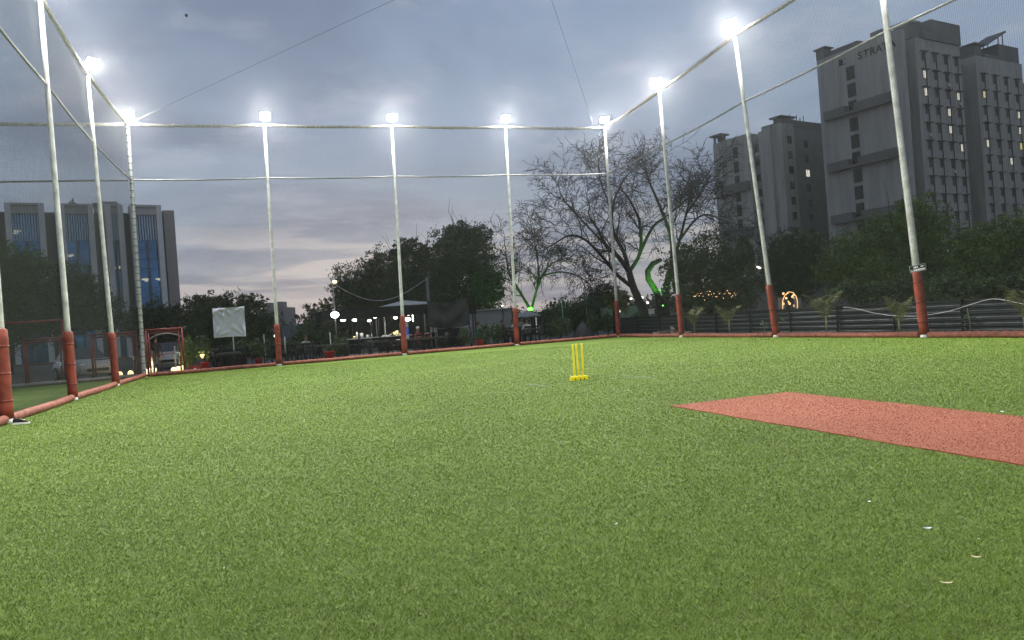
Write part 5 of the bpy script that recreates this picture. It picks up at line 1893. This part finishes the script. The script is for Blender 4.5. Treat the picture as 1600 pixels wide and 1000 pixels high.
table(359, 38.6, 1.0, .8, .74, .2, 'square dark table under the white sheet')
table(503, 38.8, 2.4, .75, .74, 0.03, 'long dark table behind the red pot left of the bar')
table(658, 38.4, 2.4, .6, .72, 0.05, 'long dark bench table right of the second rear post')
table(793, 39.3, 1.0, .8, .74, .1, 'dark table left of the third rear post')
table(829, 39.1, 1.0, .8, .74, 0, 'dark table right of the third rear post')
table(592, 38.9, 1.0, .7, .74, 0, 'small dark table before the bar')

# dark sofa back under the sheet
p = foot(358, 39.7)
t = thing('sofa', p, 'black sofa behind the table under the white sheet', 'sofa')
b = MB(); b.box((0, 0, .25), (1.3, .7, .3)); b.build('seat', BLACK_CLOTH, t)
b = MB(); b.box((0, .34, .62), (1.3, .16, .5), rx=-.1); b.build('backrest', BLACK_CLOTH, t)
for sx in (-1, 1):
    b = MB(); b.box((sx * .70, 0, .36), (.12, .7, .5)); b.build('armrest', BLACK_CLOTH, t)
    b = MB(); b.box((sx * .55, -.25, .05), (.06, .06, .1)); b.build('leg', BLACK_METAL, t)


# potted and clipped shrubs
def shrub(px, y, w, h, lab, pot=None, m=LEAF_C, dens=900, trunk=.15):
    p = foot(px, y)
    t = thing('potted_plant' if pot else 'shrub', p, lab, 'plant' if pot else 'shrub', 'red potted plants' if pot else 'clipped shrubs by the rear net')
    z0 = trunk
    if pot:
        pr, ph = pot
        b = MB(); b.lathe([(pr * .78, 0), (pr, ph * .9), (pr * 1.08, ph * .92), (pr * 1.08, ph), (pr * .9, ph), (pr * .88, ph * .9)], (0, 0, 0), 14); b.build('pot', REDPOT, t)
        z0 = ph + .02
    b = MB(); b.tube([(0, 0, .02 if not pot else ph * .9), (.02, .01, z0 + h * .5)], [.03, .02], 6)
    for k in range(5):
        a = k * 1.26
        b.tube([(.01, 0, z0 + h * .15), (w * .3 * math.cos(a), w * .3 * math.sin(a), z0 + h * .7)], [.015, .006], 4)
    b.build('stem', BARK, t)
    n = dens
    u = RNG.normal(size=(n, 3)); u /= np.linalg.norm(u, axis=1)[:, None]
    r = RNG.random(n) ** .4
    q = u * r[:, None] * np.array([w / 2, w / 2, h / 2]) * (1 + .15 * np.sin(u[:, 0:1] * 6 + px)) + np.array([0, 0, z0 + h / 2])
    d = RNG.normal(size=(n, 3)) + np.array([0, 0, .4]); d /= np.linalg.norm(d, axis=1)[:, None]
    e = np.cross(d, RNG.normal(size=(n, 3))); e /= np.linalg.norm(e, axis=1)[:, None]
    L = .11 * (.6 + .8 * RNG.random(n))[:, None]
    V = np.stack([q - d * L * .5, q + e * L * .28, q + d * L * .5, q - e * L * .28], 1)
    V[:, :, 2] = np.maximum(V[:, :, 2], .02)
    link('foliage', np_mesh('foliage', V, 2, m, np.clip(RNG.normal(.4, .25, n), 0, 1)), t)
    return t


shrub(320, 38.0, .75, 1.3, 'leafy plant in a red pot beside the small yellow lamp', (.19, .42))
shrub(404, 38.8, .75, .95, 'bushy plant in a red pot right of the white sheet', (.17, .36))
shrub(515, 37.7, .30, .25, 'low plant in a large red pot before the long table', (.24, .45))
shrub(750, 37.7, .35, .15, 'nearly bare red pot before the person in green', (.20, .42))
shrub(726, 38.6, .72, .95, 'round clipped shrub before the grey shed, leftmost', None)
shrub(759, 38.9, .62, 1.05, 'clipped shrub right of the person in green', None)
shrub(776, 38.8, .66, 1.05, 'clipped shrub before the grey shed, rightmost', None)
shrub(877, 39.2, 1.2, 1.15, 'broad round bush left of the yellow stumps in view', None, dens=1800)
shrub(928, 39.8, .8, 1.3, 'narrow dark shrub left of the rear right corner', None, LEAF_A)
shrub(951, 40.2, .9, 1.2, 'dark leafy shrub beside the rear right corner post', None, LEAF_A)
shrub(377, 40.8, 1.3, 1.2, 'green bush behind the black sofa', None, dens=1400)
shrub(425, 41.5, 1.3, 1.0, 'low green bush behind the first rear post', None, dens=1300)
shrub(532, 40.2, .9, 1.0, 'leafy bush at the left end of the bar', None, dens=1200)
shrub(455, 41.6, 1.6, 1.0, 'low dark green bush behind the long table', None, dens=1500)
shrub(296, 38.6, .9, 1.5, 'reedy tall shrub right of the open red gate', None, LEAF_B, dens=1200)
shrub(860, 40.5, 1.0, .9, 'dark bush between the right chairs and the round bush', None, LEAF_A)
shrub(1000, 40.0, 1.0, 1.1, 'dark shrub by the start of the corrugated fence', None, LEAF_A)
p = foot(304, 37.6)
t = thing('planter_box', p, 'low red planter box with a white mark beside the gate', 'planter')
b = MB(); b.box((0, 0, .14), (.42, .3, .27)); b.box((0, 0, .285), (.46, .34, .03)); b.build('box', REDPOT, t)
b = MB(); b.lathe([(.06, 0), (.06, .01)], (0, 0, 0), 10); o = b.build('white_mark', WHITE, t); o.matrix_local = Matrix.Translation((0.02, -.151, .15)) @ Matrix.Rotation(math.pi / 2, 4, 'X')
# grey covered machine by the corner
p = foot(912, 38.6)
t = thing('covered_heap', p, 'grey tarpaulin covered heap left of the rear right corner', 'tarpaulin')
b = MB()
n = 14
vv, ff = [], []
for j in range(7):
    for k in range(n):
        a = 6.283 * k / n
        s = 1 - .13 * j - .004 * j * j
        vv.append((.72 * s * math.cos(a) * (1 + .07 * math.sin(3 * a + j)), .5 * s * math.sin(a), 0.92 * (j / 6) ** .8 * (1 + .05 * math.sin(a * 4))))
for j in range(6):
    for k in range(n):
        k2 = (k + 1) % n
        ff.append((j * n + k, j * n + k2, (j + 1) * n + k2, (j + 1) * n + k))
ff.append(tuple(6 * n + k for k in range(n)))
b.add(vv, ff, 0, False)
b.build('cover', mat('grey_tarpaulin', (.026, .03, .035), .7), t)

# path globe lamps
GLOBE = mat('globe_glow', (.9, .8, .5), .4, emit=(1.0, .80, .42), estr=1.6)
GL = [(228, 574, 38.2, 'globe lamp on the ground nearest the corner post inside the gate'), (234, 572.5, 39.2, 'second globe lamp left side of the gate path'), (240, 569, 40.4, 'third globe lamp on the left side of the gate path'), (272, 581, 37.5, 'globe lamp right of the gate path, nearest'),
      (279, 576.5, 38.6, 'globe lamp right of the gate path, middle'), (284, 571, 39.9, 'globe lamp right of the gate path, furthest'), (187, 586, 37.6, 'globe lamp behind the left net, left one'), (204, 582, 37.8, 'globe lamp behind the left net, right one')]
gd = bpy.data.lights.new('globe_glow', 'POINT'); gd.energy = 10; gd.color = (1, .75, .4); gd.shadow_soft_size = .1
b = MB(); b.ball((0, 0, .18), .125, 12); GM = b.mesh('globe', GLOBE)
b = MB(); b.lathe([(.07, 0), (.07, .05), (.04, .09)], (0, 0, 0), 10); GB = b.mesh('foot', BLACK)
for px, py, y, lab in GL:
    p = at_y(px, py, y); p.z = max(0, p.z - .18)
    p.z = 0
    t = thing('globe_lamp', p, lab, 'globe lamp', 'globe lamps along the gate path')
    link('globe', GM, t); link('foot', GB, t)
    o = bpy.data.objects.new('globe_glow', gd); C.objects.link(o); o.parent = t; o.location = (0, -.05, .45)
p = at_y(316, 556, 37.8)
t = thing('spot_lamp', p, 'small yellow cone lamp shining beside the red pot', 'lamp')
b = MB(); b.lathe([(.03, -.1), (.10, .06), (.09, .065)], (0, 0, 0), 10); b.build('shade', mat('yellow_cone', (.6, .5, .1), .4, emit=(1, .78, .25), estr=3.0), t)
b = MB(); b.tube([(0, .02, -.1), (0, .02, -p.z)], .012, 6); b.build('stem', BLACK_METAL, t)
o = bpy.data.objects.new('spot_glow', gd); C.objects.link(o); o.parent = t; o.location = (0, -.15, .1)

# arch trellis in the gateway
p = foot(262, 41.5)
t = thing('arch', p, 'pale bent arch over the path behind the gate', 'arch')
b = MB()
b.tube([(1.0 * math.cos(a), 0, 1.15 + .75 * math.sin(a)) for a in np.linspace(0, math.pi, 14)], .03, 6)
b.tube([(1.0, 0, 0), (1.0, 0, 1.15)], .03, 6); b.tube([(-1.0, 0, 0), (-1.0, 0, 1.15)], .03, 6)
b.build('hoop', mat('pale_pole', (.4, .4, .38)), t)
pole('thin_pole', foot(238, 40.5), 1.3, .04, mat('pale_pole', (.42, .43, .40)), 'pale post left of the path seen through the gate', 'pole', 'thin poles behind the rear net')
pole('thin_pole', foot(275, 40.8), 1.25, .035, mat('pale_pole', (.42, .43, .40)), 'pale post right of the path seen through the gate', 'pole', 'thin poles behind the rear net')

# warm lights beyond the fence
WARM = mat('warm_glow', (.9, .6, .3), .4, emit=(1.0, .58, .25), estr=1.4)
t = thing('string_lights', at_depth(1105, 465, 52), 'string of small warm lights glimpsed through the dark foliage', 'string lights')
g = Vector(t.location)
b = MB(); bw = MB()
prev = None
for i in range(34):
    q = at_depth(1082 + i * 2.1, 462 + 3 * math.sin(i * .9) + random.uniform(-7, 4), 42.5) - g
    b.ball(q, random.uniform(.010, .040), 6)
    if prev is not None:
        bw.tube([prev, q], .006, 4)
    prev = q
build_each(b, 'bulb', WARM, t); bw.build('wire', BLACK, t)
t = thing('lit_gateway', at_depth(1234, 480, 44), 'glowing orange arched gateway beyond the fence by the second right post', 'gateway')
g = Vector(t.location)
b = MB()
pts = [at_depth(1223, 483, 40) - g, at_depth(1223, 470, 40) - g, at_depth(1226, 462, 40) - g, at_depth(1232, 456, 40) - g, at_depth(1239, 457, 40) - g, at_depth(1244, 463, 40) - g, at_depth(1246, 472, 40) - g, at_depth(1246, 482, 40) - g]
b.tube(pts, .022, 6)
for i in range(14):
    b.ball(at_depth(random.uniform(1224, 1246), random.uniform(452, 478), 40 + random.random()) - g, random.uniform(.03, .085), 6)
b.build('glow_tube', WARM, t)
for px in (1222, 1247):
    q = at_depth(px, 480, 40.15) - g
    b = MB(); b.box((q.x, q.y, (-g.z + q.z + .5) / 2 + 0), (.25, .25, q.z + g.z + .5)); b.build('pillar', mat('beige_wall', (.23, .2, .165)), t)
p = at_depth(1186, 418, 42)
t = thing('street_lamp', (p.x, p.y, 0), 'street lamp with a pale glowing head amid the dark tree by the smaller tower', 'street lamp')
b = MB(); b.tube([(.35, 0, 0), (.35, 0, p.z - .1), (.2, 0, p.z + .05), (0, 0, p.z + .06)], .04, 6); b.build('pole', GREY_METAL, t)
b = MB(); b.box((-.02, 0, p.z), (.22, .14, .06), ry=.5); b.build('lamp_head', mat('street_glow', (.9, .9, .7), .4, emit=(1, .97, .75), estr=1.8), t)
t = thing('pale_box', at_depth(1018, 487, 45), 'small pale box on the fence line below the bare tree', 'box')
b = MB(); b.box((0, 0, 0), (.3, .15, .28)); b.box((0, -.02, .155), (.34, .2, .03)); b.build('case', WHITE, t)  # plain white box with a lid
b = MB(); b.tube([(0, .1, -.14), (0, .1, -t.location.z)], .025, 6); b.build('stand', GREY_METAL, t)
# bright specks of lamps between trunks
for px, py, dep, r, lab in ((986, 467, 58, .10, 'small white lamp glowing left of the bare tree trunk'), (1003, 465, 60, .12, 'warm lamp glowing between the two bare trunks'), (1012, 473, 60, .10, 'second warm lamp between the two bare trunks'), (968, 486, 50, .09, 'white lamp on the pale roofed house'), (430, 525, 40, .07, 'small white lamp on the first rear post side'), (785, 478, 46, .06, 'tiny white lamp above the shed roof')):
    p = at_depth(px, py, dep)
    t = thing('lamp', p, lab, 'lamp', 'small lamps behind the rear net')
    b = MB(); b.ball((0, 0, 0), r, 8); b.build('bulb', mat('small_glow', (.9, .85, .7), .4, emit=(1, .88, .7), estr=3.0), t)
    b = MB(); b.tube([(0, .04, -r * .8), (0, .04, -p.z)], .02, 5); b.build('pole', BLACK_METAL, t)

# ------------------------------------------------------------------ cars
def car(p, rz, lab):
    t = thing('parked_car', p, lab, 'car', 'white cars beyond the gate', rz)
    CW = mat('car_white', (.34, .35, .36), .3, var=.02)
    sec = [(-2.05, .35, .72, .70), (-1.95, .22, .98, .80), (-1.2, .2, 1.0, .84), (0.6, .2, .98, .85), (1.2, .2, .92, .84), (1.85, .24, .80, .78), (2.02, .34, .62, .66)]
    b = MB()
    vv, ff = [], []
    for x, z0, z1, w in sec:
        vv += [(x, -w * .92, z0), (x, -w, (z0 + z1) / 2), (x, -w * .9, z1), (x, w * .9, z1), (x, w, (z0 + z1) / 2), (x, w * .92, z0)]
    for i in range(len(sec) - 1):
        for k in range(6):
            k2 = (k + 1) % 6
            ff.append((i * 6 + k, i * 6 + k2, (i + 1) * 6 + k2, (i + 1) * 6 + k))
    ff += [tuple(range(6))[::-1], tuple((len(sec) - 1) * 6 + k for k in range(6))]
    b.add(vv, ff, 0, True)
    cab = [(-1.7, .99, .70), (-1.2, 1.42, .60), (0.1, 1.46, .60), (0.95, .97, .70)]
    vv = []
    for x, z, w in cab:
        vv += [(x, -w, z), (x, w, z)]
    b.add(vv, [(2, 4, 5, 3)], 0)
    b.build('body', CW, t)
    b = MB(); vv2 = [(-1.7, -.7, .985), (-1.7, .7, .985), (-1.2, -.6, 1.415), (-1.2, .6, 1.415), (.1, -.6, 1.455), (.1, .6, 1.455), (.95, -.7, .965), (.95, .7, .965)]
    b.add(vv2, [(0, 2, 3, 1), (4, 6, 7, 5), (0, 6, 4, 2), (1, 3, 5, 7)]); b.build('windscreen', DGLASS, t)
    for sx in (-1.3, 1.25):
        for sy in (-1, 1):
            b = MB()
            b.tube([(sx, sy * .70, .32), (sx, sy * .87, .32)], .32, 14)
            wh = b.build('wheel', BLACK, t)
            b = MB(); b.tube([(sx, sy * .86, .32), (sx, sy * .885, .32)], .19, 10); b.build('rim', GREY_METAL, wh)
    for sy in (-1, 1):
        b = MB(); b.ball((1.86, sy * .58, .68), .13, 8, sq=(.8, 1.3, .7)); b.build('headlight', mat('headlight', (.7, .72, .75), .2), t)
    b = MB(); b.box((2.0, 0, .45), (.06, .9, .14)); b.build('grille', BLACK, t)


p = foot(128, 40.0); car((p.x, 40.5, 0), -1.1, 'white car parked behind the left net')
p = foot(252, 46.0); car((p.x + .2, 47.5, 0), -1.45, 'white car facing the open gate behind the standing person')

# ------------------------------------------------------------------ people
def person(loc, rz, pose, top, bottom, lab, hair=HAIR, scarf=None, s=1.0):
    t = thing('person', loc, lab, 'person', rz=rz)
    J, E = [], []

    def j(x, y, z, r, par=None):
        J.append((x, y, z, r))
        if par is not None:
            E.append((par, len(J) - 1))
        return len(J) - 1
    seated = pose.startswith('sit')
    hz_ = .50 if seated else .93
    lean = .10 if seated else .0
    pel = j(0, 0, hz_, .125)
    wai = j(0, -lean * .3, hz_ + .18, .115, pel)
    che = j(0, -lean * .8, hz_ + .36, .135, wai)
    nk0 = j(0, -lean, hz_ + .50, .075, che)
    nk = j(0, -lean * 1.15, hz_ + .57, .05, nk0)
    h0 = j(0, -lean * 1.3 - .015, hz_ + .655, .078, nk)
    h1 = j(0, -lean * 1.3 - .005, hz_ + .755, .082, h0)
    j(0, -lean * 1.3 - .10, hz_ + .685, .018, h0)   # nose
    arm_m, leg_m, hand_m = [], [], []
    for sx in (-1, 1):
        sh = j(sx * .17, -lean * .9, hz_ + .455, .06, che)
        if pose == 'stand':
            el = j(sx * .24, .03, hz_ + .18, .043, sh); wr = j(sx * .25, -.06, hz_ - .05, .032, el)
            ha = j(sx * .25, -.08, hz_ - .15, .036, wr)
        elif pose == 'sit_low':
            el = j(sx * .26, -.06, hz_ + .20, .043, sh); wr = j(sx * .18, -.30, hz_ + .16, .032, el)
            ha = j(sx * .14, -.39, hz_ + .16, .036, wr)
        else:
            el = j(sx * .25, -.14, hz_ + .22, .043, sh); wr = j(sx * .15, -.34, hz_ + .28, .032, el)
            ha = j(sx * .10, -.42, hz_ + .30, .036, wr)
        for q in (-1.2, 0, 1.2):
            j(J[ha][0] + q * .016, J[ha][1] - .07, J[ha][2] - .01, .011, ha)
        hp = j(sx * .095, 0, hz_ - .03, .095, pel)
        if seated:
            kn = j(sx * .13, -.42, hz_ - .02, .066, hp); an = j(sx * .12, -.40, .10, .045, kn); to = j(sx * .13, -.57, .045, .035, an)
        else:
            st = -.14 if sx < 0 else .16
            kn = j(sx * .10, st * .5 - .03, .50, .065, hp); an = j(sx * .10, st, .09, .042, kn); to = j(sx * .11, st - .17, .04, .034, an)
    me = bpy.data.meshes.new('body')
    me.from_pydata([q[:3] for q in J], E, [])
    o = link('body', me)
    md = o.modifiers.new('skin', 'SKIN')
    sv = me.skin_vertices[0].data
    for i, q in enumerate(J):
        sv[i].radius = (q[3], q[3] * (.8 if i in (0, 1, 2) else 1.0))
    sv[0].use_root = True
    sub = o.modifiers.new('sub', 'SUBSURF'); sub.levels = 1; sub.render_levels = 1
    dg = bpy.context.evaluated_depsgraph_get()
    m2 = bpy.data.meshes.new_from_object(o.evaluated_get(dg))
    bpy.data.objects.remove(o)
    m2.name = 'body'
    m2.materials.clear()
    for mm in (SKIN, top, bottom, BLACK):
        m2.materials.append(mm)
    for pl_ in m2.polygons:
        c = pl_.center
        i = min(range(len(J)), key=lambda q: (c.x - J[q][0]) ** 2 + (c.y - J[q][1]) ** 2 + (c.z - J[q][2]) ** 2)
        x, y, z, r = J[i]
        if z < .12:
            mi = 3
        elif c.z > hz_ + .53:
            mi = 0
        elif r <= .0361 and z > .12:
            mi = 0
        elif c.z > hz_ + .03 and (r not in (.066,)):
            mi = 1
        else:
            mi = 2
        pl_.material_index = mi
        pl_.use_smooth = True
    link('body', m2, t)
    hc = Vector((0, -lean * 1.3 + .018, hz_ + .755))
    b = MB(); b.ball(hc, .098, 12, sq=(.95, 1.05, .95)); b.build('hair', scarf or hair, t)
    t.scale = (s, s, s)
    return t


MAROON = mat('maroon_cloth', (.20, .018, .03), .85)
GREENC = mat('green_cloth', (.02, .09, .055), .85)
WSHIRT = mat('white_shirt', (.5, .5, .5), .85)
DKCL = mat('dark_clothes', (.018, .018, .022), .85)
person(foot(653, 39.55), .5, 'sit', MAROON, DKCL, 'person in a maroon top and white head covering seated by the second rear post', scarf=mat('white_scarf', (.6, .6, .58), .8))
person(foot(746, 39.55), 1.2, 'sit_low', GREENC, DKCL, 'person with dark hair in a green top seated behind a red pot')
person(foot(785, 39.55), .3, 'sit', DKCL, DKCL, 'person in black seated before the right end of the grey shed')
person(foot(825, 39.95), -.3, 'sit', WSHIRT, DKCL, 'person in a white shirt seated right of the third rear post')
person(foot(479, 39.95), .1, 'sit_low', mat('pale_top', (.3, .3, .31), .85), DKCL, 'person in a dark jacket with pale front seated behind the long table')
person(foot(801, 40.25), .9, 'sit', mat('light_top', (.4, .39, .37), .85), DKCL, 'person in a light top half hidden behind the third rear post')
person(foot(246, 39.5), 2.9, 'stand', DKCL, DKCL, 'person in dark clothes walking on the path behind the open gate')

# red bag with pale strap on the bench
p = foot(668, 39.35)
t = thing('bag', (p.x, p.y, .475), 'red bag with a pale pink looped strap lying on a chair', 'bag')
b = MB(); b.ball((0, 0, .2), .22, 12, sq=(1.1, .6, .9)); b.build('pouch', mat('red_bag', (.28, .02, .045), .7), t)
b = MB(); b.tube([(-.18, -.10, .30), (-.1, -.12, .46), (.08, -.12, .48), (.2, -.1, .36), (.22, -.1, .15)], .022, 6); b.build('strap', mat('pink_strap', (.6, .35, .38), .7), t)
# white notice boards on stands by the black cloth
for px, lab in ((675.5, 'left of two pale menu boards on stands under the black cloth'), (682, 'right of two pale menu boards on stands under the black cloth')):
    p = foot(px, 41.2)
    t = thing('menu_board', p, lab, 'board', 'menu boards under the black cloth')
    b = MB(); b.box((0, 0, 1.12), (.17, .02, .34)); b.build('panel', mat('board_pale', (.5, .5, .48), .6), t)
    b = MB(); b.tube([(0, .02, 0), (0, .02, 1.0)], .015, 6); b.box((0, .02, .015), (.26, .2, .03)); b.build('stand', mat('pale_pole', (.42, .43, .40)), t)

# ------------------------------------------------------------------ thin scattering air, added to give the floodlights their glare halos
b = MB()
b.box((0, 150, 29.0), (920, 620, 60))
air = bpy.data.materials.new('halo_air')
air.use_nodes = True
at_ = air.node_tree
at_.nodes.clear()
pv = N(at_, 'ShaderNodeVolumePrincipled')
pv.inputs['Density'].default_value = 0.00038
pv.inputs['Color'].default_value = (0.95, 0.96, 0.97, 1)
pv.inputs['Anisotropy'].default_value = 0.93
ao = N(at_, 'ShaderNodeOutputMaterial')
at_.links.new(pv.outputs[0], ao.inputs['Volume'])
tag(b.build('lamp_halo_haze', air), kind='stuff')
